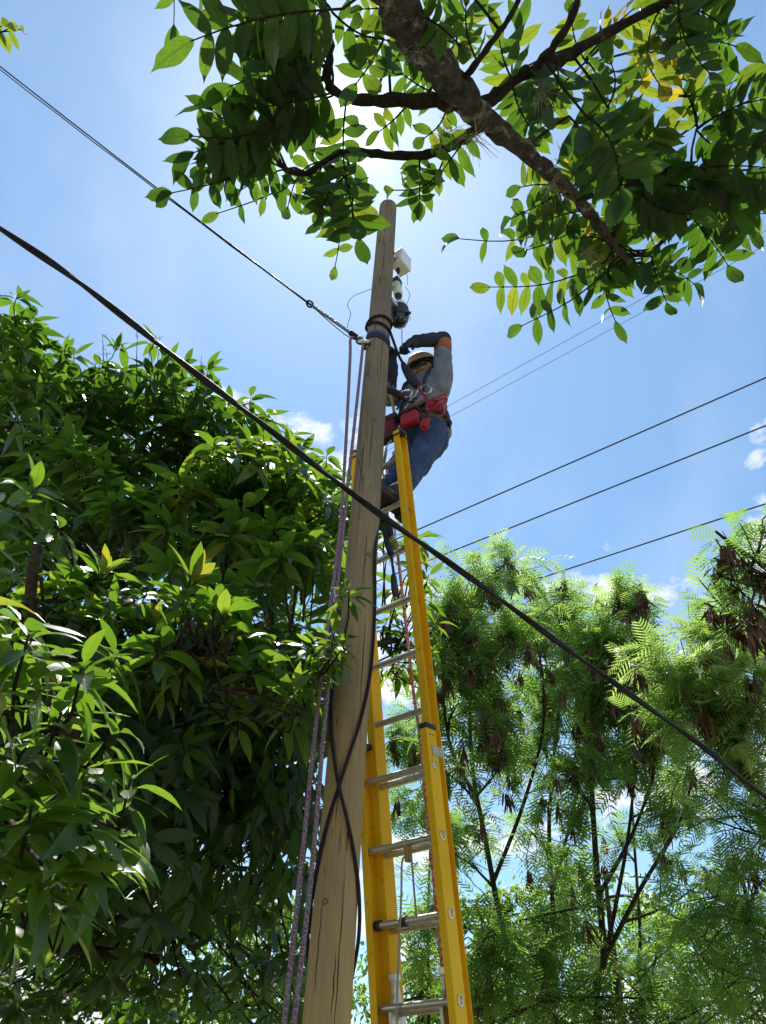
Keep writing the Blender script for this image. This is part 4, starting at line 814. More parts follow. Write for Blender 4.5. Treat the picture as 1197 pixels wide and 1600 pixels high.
# ------------------------------------------------------------------ tree overhead (pinnate leaves, branch hanging in from above)
def make_overhead():
    T = thing('overhanging_tree', (1.5, -1.6, 0), 'overhanging tree whose knobbly branch and backlit pinnate leaves fill the top', 'tree')
    br = MB()
    main = [Vector((1.5, -1.6, -.2)), Vector((1.45, -1.5, 1.4)), Vector((1.3, -1.3, 2.8)), Vector((.85, -.8, 3.7)), at(520, -520, 1.55), at(560, -160, 1.62), at(618, 0, 1.72), at(668, 82, 1.86), at(715, 140, 1.98), at(770, 196, 2.1), at(832, 246, 2.22), at(885, 294, 2.35), at(930, 345, 2.48), at(962, 388, 2.6), at(990, 412, 2.7)]
    mr = [.19, .16, .13, .10, .064, .051, .046, .042, .038, .030, .023, .020, .017, .013, .008]
    P = smooth_path(main, 8); R_ = lerp_list(mr, len(P))
    R_ = [r * (1 + .09 * math.sin(i * 1.3) + .06 * math.sin(i * 2.9 + 1)) for i, r in enumerate(R_)]
    P = [p + Vector(rng.normal(size=3)) * .12 * r for p, r in zip(P, R_)]
    MB().tube(P, R_, 14).build('trunk', MAT['bark'], T)
    def B(pp, rr, name='branch'):
        Q = smooth_path([at(*q) for q in pp], 6); r2 = lerp_list(rr, len(Q)); r2 = [r * (1 + .12 * math.sin(i * 1.7)) for i, r in enumerate(r2)]
        Q = [q + Vector(rng.normal(size=3)) * .15 * r for q, r in zip(Q, r2)]
        MB().tube(Q, r2, 9).build(name, MAT['twig'], T); return Q
    paths = [B([(748, 178, 2.05), (800, 128, 2.1), (862, 100, 2.12), (930, 62, 2.15), (1040, 4, 2.2), (1140, -60, 2.3)], [.022, .018, .016, .014, .012, .01]),
        B([(830, 118, 2.1), (862, 75, 2.05), (895, 25, 2.0), (910, -40, 1.95)], [.013, .011, .010, .008]),
        B([(735, 165, 2.02), (680, 158, 2.05), (610, 157, 2.1), (545, 155, 2.15)], [.024, .020, .018, .014]),
        B([(545, 155, 2.15), (512, 130, 2.1), (516, 70, 2.0), (505, 0, 1.9), (500, -60, 1.85)], [.013, .012, .011, .010, .009]),
        B([(760, 188, 2.08), (715, 220, 2.15), (668, 241, 2.2), (600, 242, 2.25), (545, 235, 2.25), (510, 252, 2.25), (478, 270, 2.25), (445, 264, 2.2), (430, 238, 2.15)], [.016, .014, .013, .012, .011, .010, .009, .008, .005]),
        B([(712, 140, 1.98), (748, 92, 1.9), (782, 48, 1.85), (805, 10, 1.8), (820, -40, 1.75)], [.010, .008, .007, .006, .005]),
        B([(955, 380, 2.58), (972, 330, 2.5), (968, 282, 2.4), (985, 250, 2.35)], [.009, .007, .006, .004]),
        B([(900, 310, 2.38), (960, 300, 2.4), (1030, 280, 2.4), (1080, 262, 2.35)], [.010, .008, .007, .005]),
        B([(975, 400, 2.65), (1020, 390, 2.7), (1060, 352, 2.7), (1085, 338, 2.7)], [.008, .007, .006, .004]),
        B([(500, -420, 1.58), (150, -330, 1.8), (-120, -200, 2.1), (-130, -40, 2.3), (-60, 60, 2.4)], [.02, .016, .012, .008, .004]),
        B([(560, -160, 1.62), (500, -90, 1.7), (440, -40, 1.75), (420, -20, 1.75)], [.02, .014, .01, .008]),
        B([(1040, 4, 2.2), (1060, 60, 2.3), (1078, 140, 2.35), (1090, 200, 2.35)], [.008, .007, .006, .004])]
    tps = [leaf_template(wd, d, f, 8, .46, 1.9, w, tw, .0) for wd, d, f, w, tw in ((.37, .22, .2, .10, .15), (.40, .40, .3, .18, -.2), (.35, .12, .14, .08, .3), (.38, .62, .4, .2, .5), (.36, .32, .35, -.16, -.6), (.42, .28, .1, .25, .1))]
    lv = Leaves(tps, MAT['canopy']); wood_pts = [p for p in P if p.z > 2.4] + [p for Q in paths for p in Q]
    stems = MB(); bm = MB()
    def pinnate(base, tip, pairs, ln, droop=.12, tint=.45, nrm=None, spread=1.0, end=True):
        """compound leaf: rachis from base to tip with leaflet pairs; ln in metres"""
        base, tip = Vector(base), Vector(tip); d = tip - base; nrm = jit(nrm if nrm is not None else (ZZ * .75 - ((base + tip) / 2 - EYE).normalized() * -.6), .20)
        nrm = (nrm - d.normalized() * nrm.dot(d.normalized())).normalized(); lat = d.normalized().cross(nrm).normalized()
        sagv = -ZZ * (droop * d.length)
        bow = rng.normal() * .10 * d.length; pts = [base + d * t + ZZ * (droop * d.length * 2 * t * (1 - t)) + lat * (bow * math.sin(math.pi * t)) - ZZ * (.10 * d.length * t ** 3) for t in np.linspace(0, 1, 9)]
        stems.tube(pts, lerp_list([.0032, .0016], 9), 5)
        q = min(wood_pts, key=lambda p: (p - base).length_squared); gap = (q - base).length
        if .02 < gap < .42: stems.tube([q, (q + base) / 2 + ZZ * .03 * gap + rvec() * .06 * gap, base], [.0042, .0036, .0032], 5)
        t0 = rng.uniform(-.15, .1)
        for i in range(pairs):
            t = .12 + .86 * i / max(pairs, 1); k = t * 8; a = min(int(k), 7); p = pts[a] + (pts[a + 1] - pts[a]) * (k - a); ax = (pts[a + 1] - pts[a]).normalized()
            for s in (-1, 1):
                if rng.random() < .06: continue
                dirn = (lat * s * spread * rng.uniform(.85, 1.1) + ax * rng.uniform(.2, .5) - ZZ * rng.uniform(.0, .35)).normalized()
                sc = ln * rng.uniform(.72, 1.12) * (.8 + .3 * math.sin(math.pi * (.15 + .7 * t)))
                lv.add(frame(p - dirn * .005, dirn, jit(nrm, .35), sc), tint + rng.normal() * .14 + t0)
        if end:
            for w in ((-.25, .25) if rng.random() < .3 else (0,)):
                dirn = ((pts[-1] - pts[-2]).normalized() + lat * w - ZZ * rng.uniform(.1, .5)).normalized(); lv.add(frame(pts[-1] - dirn * .012, dirn, jit(nrm, .3), ln * rng.uniform(1.0, 1.2)), tint + rng.normal() * .12 + t0)
    def PX(b, t, pairs, lpx, dep, tint=.45, droop=.1, dd=0.0, nrm=None, sib=None):  # tint paints in shade: low for shaded sprays, high for lit ones
        if sib is None and rng.random() < .22 and b[1] > -30 and not 500 < t[0] < 680:
            j = rng.normal(size=4) * 26; PX((b[0] + j[0] * .4, b[1] + j[1] * .4), (t[0] + j[2] * 1.5, t[1] + j[3] * 1.5), pairs, lpx * .9, dep + rng.uniform(.05, .25), tint + .05, droop, dd, nrm, 1)
        pinnate(at(*b, dep), at(*t, dep + dd), pairs + (2 if pairs > 3 else 1), .98 * lpx * dep / FPX, droop, tint, nrm)
    PX((535, 14), (302, 56), 6, 78, 1.75, .3, .03, 0, -ray(420, 20))
    PX((445, 180), (268, 292), 5, 50, 2.1, .4, .12)
    PX((455, 150), (300, 205), 4, 66, 2.0, .25, .1)
    PX((520, 145), (398, 165), 4, 78, 2.02, .2, .1)
    PX((520, 150), (435, 185), 3, 72, 2.1, .22, .1)
    PX((505, 60), (420, 95), 3, 60, 1.95, .5, .1)
    PX((540, 165), (556, 335), 6, 58, 2.2, .38, .02, -.05)
    PX((700, 228), (612, 292), 3, 48, 2.2, .5, .08)
    PX((735, 205), (690, 265), 2, 50, 2.1, .5, .08)
    PX((525, 250), (450, 322), 4, 36, 2.35, .4, .08)
    PX((460, 262), (375, 295), 3, 42, 2.3, .45, .08)
    PX((640, 160), (590, 205), 3, 40, 2.15, .6, .05)
    PX((700, 160), (660, 215), 3, 40, 2.1, .6, .05)
    PX((520, 20), (610, 60), 3, 60, 1.85, .55, .05)
    PX((600, 60), (555, 130), 3, 60, 1.95, .5, .05)
    PX((650, 20), (720, 70), 3, 55, 1.75, .6, .05)
    PX((950, 168), (952, 92), 3, 60, 2.15, .55, .02, .05)
    PX((1060, -10), (1108, 112), 6, 54, 2.1, .4, .05)
    PX((913, 178), (966, 292), 4, 84, 1.95, .3, .04)
    PX((1088, 203), (1205, 148), 5, 58, 2.25, .4, .06)
    PX((1072, 264), (1215, 258), 4, 78, 2.25, .25, .06)
    PX((1080, 338), (1137, 412), 4, 50, 2.6, .35, .04)
    PX((1018, 400), (1042, 472), 4, 42, 2.6, .4, .03)
    PX((954, 412), (962, 500), 3, 42, 2.65, .35, .02)
    PX((945, 410), (762, 438), 6, 48, 2.6, .6, .06)
    PX((958, 415), (812, 500), 4, 48, 2.55, .4, .08)
    PX((885, 296), (795, 338), 3, 54, 2.35, .4, .06)
    PX((905, 330), (835, 350), 3, 52, 2.4, .5, .06)
    PX((812, 232), (862, 190), 2, 42, 2.3, .7, .06)
    PX((745, 95), (728, 0), 3, 46, 1.95, .75, .02)
    PX((800, 125), (780, 60), 2, 58, 2.0, .5, .02)
    PX((870, 95), (860, 165), 2, 60, 2.1, .35, .02)
    PX((930, 62), (990, 10), 3, 52, 2.2, .75, .02)
    PX((1040, 5), (1010, 80), 3, 52, 2.25, .8, .02)
    PX((1010, 60), (1030, 130), 3, 50, 2.3, .85, .02)
    PX((985, 250), (1030, 190), 4, 52, 2.35, .7, .02)
    PX((1090, 200), (1060, 130), 3, 52, 2.35, .75, .02)
    PX((975, 300), (900, 245), 3, 45, 2.5, .95, .02)
    PX((960, 385), (900, 370), 2, 45, 2.6, .95, .04)
    PX((1000, 300), (1080, 330), 4, 60, 2.3, .3, .04)
    PX((1030, 280), (1000, 350), 4, 60, 2.35, .3, .04)
    PX((1030, 285), (1120, 300), 4, 66, 2.3, .25, .04)
    PX((1060, 150), (1150, 120), 3, 50, 2.35, .45, .05)
    PX((1090, 205), (1165, 225), 4, 56, 2.3, .3, .05)
    PX((1120, 330), (1190, 320), 3, 42, 2.5, .5, .05)
    PX((-60, 60), (16, 42), 3, 34, 2.4, .8, .05)
    PX((430, 240), (345, 235), 4, 55, 2.15, .3, .08)
    PX((425, 230), (330, 165), 4, 58, 2.1, .3, .08)
    PX((510, 100), (440, 30), 3, 50, 1.95, .6, .04)
    for a_ in (((560, 250), (520, 345), 5, 52, 2.3, .4, .02), ((655, 242), (655, 315), 4, 46, 2.25, .5, .02), ((480, 268), (500, 325), 4, 40, 2.3, .45, .02),
               ((440, 262), (330, 262), 5, 48, 2.2, .4, .05), ((430, 238), (300, 235), 5, 58, 2.1, .3, .05), ((500, 130), (360, 130), 5, 70, 2.05, .22, .05), ((512, 110), (400, 60), 5, 62, 2.0, .3, .05), ((505, 30), (370, 20), 5, 66, 1.85, .35, .04),
               ((1080, 262), (1150, 330), 5, 56, 2.4, .35, .04), ((1085, 340), (1170, 360), 5, 46, 2.6, .4, .04), ((990, 412), (1085, 440), 5, 44, 2.7, .4, .04), ((1040, 4), (1130, 40), 5, 50, 2.2, .45, .04), ((1060, 60), (1150, 70), 5, 50, 2.3, .45, .04),
               ((880, 292), (810, 290), 4, 46, 2.4, .5, .04), ((905, 318), (820, 385), 5, 46, 2.5, .5, .04), ((800, 128), (830, 200), 4, 50, 2.2, .4, .02), ((700, 90), (640, 40), 4, 50, 2.1, .55, .02), ((690, 150), (625, 110), 4, 48, 2.15, .5, .02)):
        PX(*a_)
    PX((552, 300), (562, 372), 3, 62, 2.2, .35, .0)
    PX((548, 270), (500, 335), 4, 50, 2.25, .4, .0)
    # fill: leaves growing along the branches
    regs = [(570, 760, -20, 90, 2.05, 2.35, .65, 3), (990, 1140, 200, 340, 2.4, 2.75, .42, 8), (910, 985, 220, 300, 2.5, 2.8, .6, 3), (900, 1110, 0, 150, 2.3, 2.6, .8, 3), (790, 930, 60, 130, 2.2, 2.5, .55, 3), (960, 1010, 340, 420, 2.65, 2.8, .5, 4), (400, 900, -160, -40, 1.9, 2.4, .5, 6), (950, 1300, -120, -20, 2.2, 2.6, .5, 5), (1197, 1400, 100, 400, 2.3, 2.7, .5, 5)]
    for x0, x1, y0, y1, d0, d1, tn, cnt in regs:
        for _ in range(cnt):
            x, y = rng.uniform(x0, x1), rng.uniform(y0, y1); dep = rng.uniform(d0, d1); a = rng.uniform(0, 6.28); l = rng.uniform(55, 110)
            PX((x, y), (x + l * math.cos(a), y + l * .8 * math.sin(a)), int(rng.integers(4, 6)), rng.uniform(38, 52), dep, tn + rng.normal() * .08, .06, rng.uniform(-.1, .1))
    unseen_limbs = MB(); hub = Vector((1.1, -1.2, 3.4))  # unseen crown behind the camera, added to cut sky light from there
    for _ in range(150):
        w = rng.uniform(0, 6.28); rr = 3.6 * math.sqrt(rng.uniform(0, 1)); c = Vector((1.0 + rr * math.cos(w), -2.0 + rr * math.sin(w), rng.uniform(2.9, 5.2)))
        x, y, z = pix(c)
        if c.y > 1.0 or (z > 0 and -150 < x < 1350 and y > -150): continue
        unseen_limbs.tube([hub, (hub + c) / 2 + ZZ * .15, c], [.02, .012, .005], 5)
        for k in range(5):
            b_ = c + rvec() * .3; d = rvec(); d.z *= .3; pinnate(b_, b_ + d.normalized() * .35, 4, .10, .1, .45)
    tag(unseen_limbs.build('limbs', MAT['twig'], T), kind='stuff')
    tag(stems.build('leaf_stems', MAT['twig'], T), kind='stuff')
    lv.finish(T)
    # tufts of pale moss on the branch
    for (x, y, dep, k, ln) in ((845, 145, 2.1, 40, .05), (862, 290, 2.25, 50, .05), (740, 215, 2.05, 40, .06), (700, 205, 2.02, 20, .05), (920, 395, 2.55, 40, .05), (655, 75, 1.8, 20, .04)):
        mb = MB(); c = at(x, y, dep)
        for _ in range(k):
            d = rvec(); d.z -= .5; d.normalize(); q = c + rvec() * .012; mb.tube([q, q + d * ln * rng.uniform(.3, .7) , q + d * ln * rng.uniform(.8, 1.2) - ZZ * .012], [.0007, .0006, .0004], 3, cap=False)
        tag(mb.build('moss_tuft', MAT['moss'], T), kind='stuff')
MAT['moss'] = simple('pale_moss', (0.28, 0.27, 0.20), (0.45, 0.43, 0.33), 30, 0.9)
make_overhead()

# ------------------------------------------------------------------ mango tree
def poly_in(x, y, P):
    c = False; n = len(P)
    for i in range(n):
        (x0, y0), (x1, y1) = P[i], P[i - 1]
        if (y0 > y) != (y1 > y) and x < (x1 - x0) * (y - y0) / (y1 - y0) + x0: c = not c
    return c
def make_mango():
    base = Vector((-2.95, 5.5, 0)); T = thing('mango_tree', base, 'large dense mango tree with long glossy leaves left of the pole', 'tree')
    trunk_top = Vector((-2.5, 5.4, 2.9)); tr = MB()
    P = smooth_path([base - ZZ * .2, base + Vector((.05, 0, .9)), Vector((-2.75, 5.45, 1.8)), trunk_top], 6); tr.tube(P, lerp_list([.22, .17, .15, .13], len(P)), 12); tr.build('trunk', MAT['ltrunk'], T)
    wood = MB()
    hubs = []
    def hub(x, y, d, r0=.07, src=None):
        q = at(x, y, d); s = src or trunk_top; limb(wood, s, q, r0, .022, .12, 8, 7); hubs.append(q); return q
    h1 = hub(120, 1150, 3.3); h2 = hub(330, 1000, 4.2); h3 = hub(180, 800, 6.6); h4 = hub(400, 820, 6.2); h5 = hub(60, 640, 7.0); h6 = hub(470, 1050, 4.4); h7 = hub(-250, 900, 5.5); h8 = hub(300, 700, 7.4)
    hub(520, 1000, 3.9, .02, h6); hub(60, 1300, 2.8, .03, h1); hub(60, 1050, 2.6, .03, h1); hub(330, 1000, 3.4, .03, h2); hub(60, 850, 3.2, .03, h1); hub(430, 1250, 4.9); hub(300, 1350, 5.2); hub(620, 1000, 5.6, .04, h6)
    limb(wood, at(-300, 1440, 4.4), at(250, 1500, 4.9), .05, .03, .06, 8, 7); limb(wood, trunk_top, at(-300, 1440, 4.4), .10, .05, .1, 8, 7)
    tps = [leaf_template(.30, d, f, 6, .42, .8, w, tw, .04) for d, f, w, tw in ((.25, .25, .06, .1), (.45, .30, .10, -.2), (.12, .2, .05, .25), (.6, .35, .12, .3), (.35, .4, -.1, -.3), (.2, .15, .14, .0))]
    lv = Leaves(tps, MAT['mango']); cen = Vector((-2.2, 6.6, 3.6)); twigs = MB()
    def rosette(c, ax, k, ln, tint, droop=.35):
        a = ax.orthogonal().normalized(); b = ax.cross(a); t0 = rng.normal() * .08; young = rng.random() < .07
        q = min(hubs, key=lambda h: (h - c).length); d = q - c
        if d.length > .45: q = c + d.normalized() * .45
        twigs.tube([c + ax * .03, c - ax * .10, c - ax * .16 + (q - c) * .4, (q + rvec() * .14) if d.length < .45 else c - ax * .2 + (q - c) * .8], [.0035, .005, .006, .008], 5)
        for i in range(k):
            w = i * 2.399 + rng.normal() * .25; h = i / k; el = math.radians(rng.normal(-6 + 50 * h * h, 15) if not young else rng.normal(60, 12))
            d = (a * math.cos(w) + b * math.sin(w)) * math.cos(el) + ax * math.sin(el) - ZZ * (droop * rng.uniform(.3, 1.2) * (1 - .5 * h)); d.normalize()
            n_ = (ax - d * ax.dot(d)); n_ = jit(n_.normalized() if n_.length > .05 else ZZ, .25)
            s = ln * rng.uniform(.7, 1.12) * (.65 if young and h > .4 else 1)
            lv.add(frame(c + ax * (.07 * (h - .6)) + d * .01, d, n_, s), tint + t0 + rng.normal() * .12 + (.26 if young and h > .5 else 0))
    top = [(-80, 470), (0, 490), (35, 500), (60, 520), (85, 570), (130, 590), (190, 565), (240, 565), (275, 590), (325, 590), (335, 660), (380, 655), (430, 670), (455, 715), (500, 735), (545, 790), (560, 900), (575, 1010), (555, 1110), (520, 1160), (505, 1260), (430, 1300), (400, 1400), (330, 1440), (250, 1400), (230, 1460), (100, 1480), (60, 1400), (-80, 1420)]
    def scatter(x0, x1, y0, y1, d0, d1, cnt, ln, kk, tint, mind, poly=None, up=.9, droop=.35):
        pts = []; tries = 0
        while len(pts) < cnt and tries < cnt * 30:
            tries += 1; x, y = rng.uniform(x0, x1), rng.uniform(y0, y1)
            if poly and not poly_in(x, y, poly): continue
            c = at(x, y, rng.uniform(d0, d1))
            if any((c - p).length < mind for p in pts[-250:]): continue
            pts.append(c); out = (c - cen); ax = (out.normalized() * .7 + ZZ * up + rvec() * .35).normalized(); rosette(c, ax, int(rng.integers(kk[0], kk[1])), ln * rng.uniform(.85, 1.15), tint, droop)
    # near sprays, lower left
    for (x, y, d, ln) in ((40, 1010, 2.25, .20), (125, 1060, 2.35, .19), (-20, 1085, 2.2, .2), (90, 1130, 2.45, .19), (175, 1150, 2.6, .19), (30, 1185, 2.4, .21), (120, 1215, 2.5, .20), (200, 1235, 2.65, .19), (45, 1280, 2.3, .21), (120, 1300, 2.45, .21), (-30, 1330, 2.3, .21), (70, 1370, 2.4, .2), (150, 1350, 2.6, .18), (0, 1430, 2.5, .2), (190, 1310, 2.8, .17), (30, 985, 2.5, .2), (-40, 960, 2.3, .2), (100, 1420, 2.8, .18)):
        c = at(x, y, d * .88 * (1 - .00036 * (y - 985))); rosette(c, (ZZ * 1.0 + Vector((.25, -.2, 0)) + rvec() * .3).normalized(), int(rng.integers(12, 17)), ln * .88, .6, .25)
    # the lit spray in the middle and its neighbours
    for (x, y, d, ln) in ((300, 905, 3.83, 0.215), (350, 955, 3.83, 0.215), (265, 960, 3.83, 0.215), (385, 985, 3.89, 0.215), (310, 1000, 3.71, 0.215), (225, 935, 3.83, 0.215), (355, 1025, 3.77, 0.215), (400, 1040, 3.83, 0.203), (195, 975, 3.71, 0.215), (160, 900, 3.83, 0.215), (130, 960, 3.60, 0.226), (105, 905, 3.71, 0.226), (20, 800, 4.4, .27), (-10, 850, 4.2, .26), (50, 770, 4.5, .27), (60, 860, 4.2, .26), (30, 905, 4.0, .25), (-30, 800, 4.4, .27), (90, 830, 4.4, .26), (430, 1010, 3.5, .17), (250, 1020, 3.2, .19), (180, 1030, 3.1, .19),
                          (545, 930, 3.45, .13), (530, 1020, 3.4, .13), (505, 1045, 3.4, .13), (520, 1000, 3.45, .12), (490, 1010, 3.5, .12),
                          (40, 545, 6.8, .29), (15, 600, 6.5, .29), (55, 630, 6.5, .29), (25, 660, 6.2, .28), (-20, 560, 6.8, .29), (70, 690, 6.3, .28), (10, 520, 6.9, .29), (80, 600, 6.8, .28), (100, 660, 6.6, .28), (40, 590, 6.6, .29), (0, 640, 6.4, .29)):
        c = at(x, y, d); rosette(c, (ZZ * 1.0 + Vector((.25, -.2, 0)) + rvec() * .3).normalized(), int(rng.integers(10, 15)), ln, .64, .35)
    for (mx_, my_, md, k_) in ((215, 780, 5.6, 9), (330, 760, 5.8, 8), (440, 800, 5.3, 10), (500, 850, 5.0, 8), (110, 700, 6.2, 8), (420, 900, 4.6, 8), (300, 930, 3.7, 8), (380, 1000, 3.6, 7), (230, 985, 3.55, 7), (120, 930, 3.7, 7), (50, 1000, 2.6, 5)):
        for _ in range(k_):
            c = at(mx_, my_, md) + Vector((rng.normal() * .26, rng.normal() * .12, 0)); c.z -= .9 * (c - at(mx_, my_, md)).length - rng.normal() * .06
            rosette(c, (ZZ + rvec() * .35).normalized(), int(rng.integers(9, 14)), .034 * md + .06, .62, .3)
    scatter(-80, 560, 470, 880, 7.0, 8.2, 330, .26, (9, 14), .3, .23, top)  # upper crown leaves tinted darker, shade put into the colour
    scatter(330, 545, 690, 900, 5.5, 6.3, 90, .235, (9, 14), .58, .16, top)
    scatter(-80, 450, 760, 1000, 5.6, 6.4, 110, .235, (9, 14), .42, .18, top)
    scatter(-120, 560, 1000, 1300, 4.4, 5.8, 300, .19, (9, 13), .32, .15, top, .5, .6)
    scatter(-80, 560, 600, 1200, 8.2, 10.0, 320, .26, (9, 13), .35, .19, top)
    scatter(-80, 480, 1080, 1600, 4.4, 6.2, 420, .16, (8, 12), .2, .13, None, .3, .7)  # lower left leaves: crown shade put in as a dark tint
    scatter(-600, -80, 650, 1500, 5.0, 7.5, 110, .22, (9, 13), .4, .25)
    scatter(585, 680, 830, 1080, 5.5, 6.0, 22, .17, (9, 13), .6, .15)
    scatter(-120, 330, 960, 1440, 3.3, 4.4, 130, .19, (8, 12), .2, .16, None, .5, .5)  # leaves behind the near sprays, shade put into their low tint
    # hanging leaves under the crown, its shade put into a dark tint
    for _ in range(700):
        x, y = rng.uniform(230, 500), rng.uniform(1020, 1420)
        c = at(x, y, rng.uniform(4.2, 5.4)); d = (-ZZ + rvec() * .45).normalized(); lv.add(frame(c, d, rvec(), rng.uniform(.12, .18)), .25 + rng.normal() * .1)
    # shoots standing clear of the crown
    for x, y, d in ((20, 480, 5.9), (55, 500, 6.0), (95, 545, 6.1), (120, 560, 6.2), (150, 575, 6.2), (185, 545, 6.2), (225, 545, 6.3), (262, 560, 6.3), (300, 570, 6.4), (330, 590, 6.4), (352, 640, 6.4), (385, 635, 6.3), (420, 650, 6.2), (450, 690, 6.1), (478, 705, 6.0), (505, 720, 5.8), (530, 755, 5.6), (395, 690, 6.0), (310, 610, 6.3), (440, 725, 5.9)):
        c = at(x + rng.normal() * 8, y + rng.normal() * 10, d * 1.2); rosette(c, (ZZ + rvec() * .3).normalized(), int(rng.integers(8, 12)), .25 * rng.uniform(.85, 1.1), .4, .3)
    # bare flower stalks rising over the crown
    for x, y in ((160, 520), (165, 545), (215, 520), (235, 530), (250, 525), (315, 555), (320, 635), (345, 600), (150, 560), (225, 560), (265, 575)):
        c = at(x, y, 7.4); q = at(x + rng.uniform(-12, 12), y + 75, 7.5); pts = [q, q + (c - q) * .5 + rvec() * .02, c]; twigs.tube(pts, [.006, .004, .0015], 5)
        for k in range(6): p = q + (c - q) * rng.uniform(.3, .95); twigs.tube([p, p + jit(ZZ, .8) * rng.uniform(.03, .09)], [.002, .001], 4)
    tag(wood.build('limbs', MAT['ltrunk'], T), kind='stuff'); tag(twigs.build('twigs', MAT['twig'], T), kind='stuff')
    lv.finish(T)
make_mango()

# ------------------------------------------------------------------ feathery trees with hanging pods (right)
def feather_template(pairs, lp, cup):
    """bipinnate leaf, unit long: pinnae of narrow leaflets; quads only"""
    b = MB()
    for i in range(pairs):
        t = .2 + .8 * i / (pairs - 1); z = -cup * t * t; ln = .36 * math.sin(math.pi * (.25 + .6 * t)) + .04
        for s in (-1, 1):
            dx, dy, dz = .45, .86 * s, -.25
            for k in range(lp):
                u = (k + .6) / lp; p = Vector((t + dx * ln * u, dy * ln * u, z + dz * ln * u * u)); d = Vector((dx, dy, dz)).normalized()
                for q in (-1, 1):
                    e = Vector((d.y * q * -1, d.x * q, 0)) * .9 + d * .35; e.normalize(); w = d * (.20 * ln / lp * 2.0); a = e * (.066 * (1.1 - .4 * u))
                    b.add([p, p + a * .5 + w * .5, p + a, p + a * .5 - w * .5], [(0, 1, 2, 3)], [(0, 0)] * 4)
    for i in range(4):
        t0, t1 = i / 4, (i + 1) / 4; b.add([(t0, -.008, -cup * t0 * t0), (t1, -.008, -cup * t1 * t1), (t1, .008, -cup * t1 * t1), (t0, .008, -cup * t0 * t0)], [(0, 1, 2, 3)], [(0, 0)] * 4)
    return b
def frond_template(pairs, cup, width=.072):
    """bipinnate leaf seen from farther off: each pinna one narrow tapering strip"""
    b = MB()
    for i in range(pairs):
        t = .18 + .82 * i / (pairs - 1); z = -cup * t * t; ln = .40 * math.sin(math.pi * (.25 + .6 * t)) + .05
        for s in (-1, 1):
            d = Vector((.50, .84 * s, -.10)); w = Vector((.84, -.5 * s, 0)) * width; p = Vector((t, 0, z)); m_ = p + d * ln * .55 + Vector((0, 0, -.02)); e = p + d * ln + Vector((.03, 0, -.09))
            b.add([p - w * .3, m_ - w * .5, m_ + w * .5, p + w * .3], [(0, 1, 2, 3)], [(0, 0)] * 4); b.add([m_ - w * .5, e - w * .12, e + w * .12, m_ + w * .5], [(0, 1, 2, 3)], [(0, 0)] * 4)
    for i in range(3):
        t0, t1 = i / 3, (i + 1) / 3; b.add([(t0, -.007, -cup * t0 * t0), (t1, -.007, -cup * t1 * t1), (t1, .007, -cup * t1 * t1), (t0, .007, -cup * t0 * t0)], [(0, 1, 2, 3)], [(0, 0)] * 4)
    return b
FT_FINE = [frond_template(8, c, .050) for c in (.1, .3, .5, .8)]
FT_MID = [frond_template(6, c) for c in (.1, .3, .55, .8)]
def pod_meshes():
    out = []
    for v in range(5):
        r_ = random.Random(40 + v); mb = MB()
        for _ in range(r_.randint(9, 16)):
            d = Vector((r_.gauss(0, .28), r_.gauss(0, .28), -1)).normalized(); o = Vector((r_.gauss(0, .012), r_.gauss(0, .012), r_.uniform(-.03, .02))); s = d.cross(Vector((r_.gauss(0, 1), r_.gauss(0, 1), .1))).normalized(); ln = r_.uniform(.10, .16); nn = d.cross(s)
            vs = []
            for k in range(6):
                t = k / 5; w = .0088 * (math.sin(math.pi * min(1, .12 + .9 * t)) ** .5 if k < 5 else .15)
                c = o + d * (.02 + ln * t) + nn * (.012 * math.sin(3 * t)); vs += [c - s * w, c + nn * .0016, c + s * w]
            mb.add(vs, [(k * 3 + j, (k + 1) * 3 + j, (k + 1) * 3 + j + 1, k * 3 + j + 1) for k in range(5) for j in (0, 1)]); mb.tube([(0, 0, .03), o + d * .02], .0012, 4)
        out.append(mb.mesh('pod_bunch', MAT['pod']))
    return out
PODS = pod_meshes()
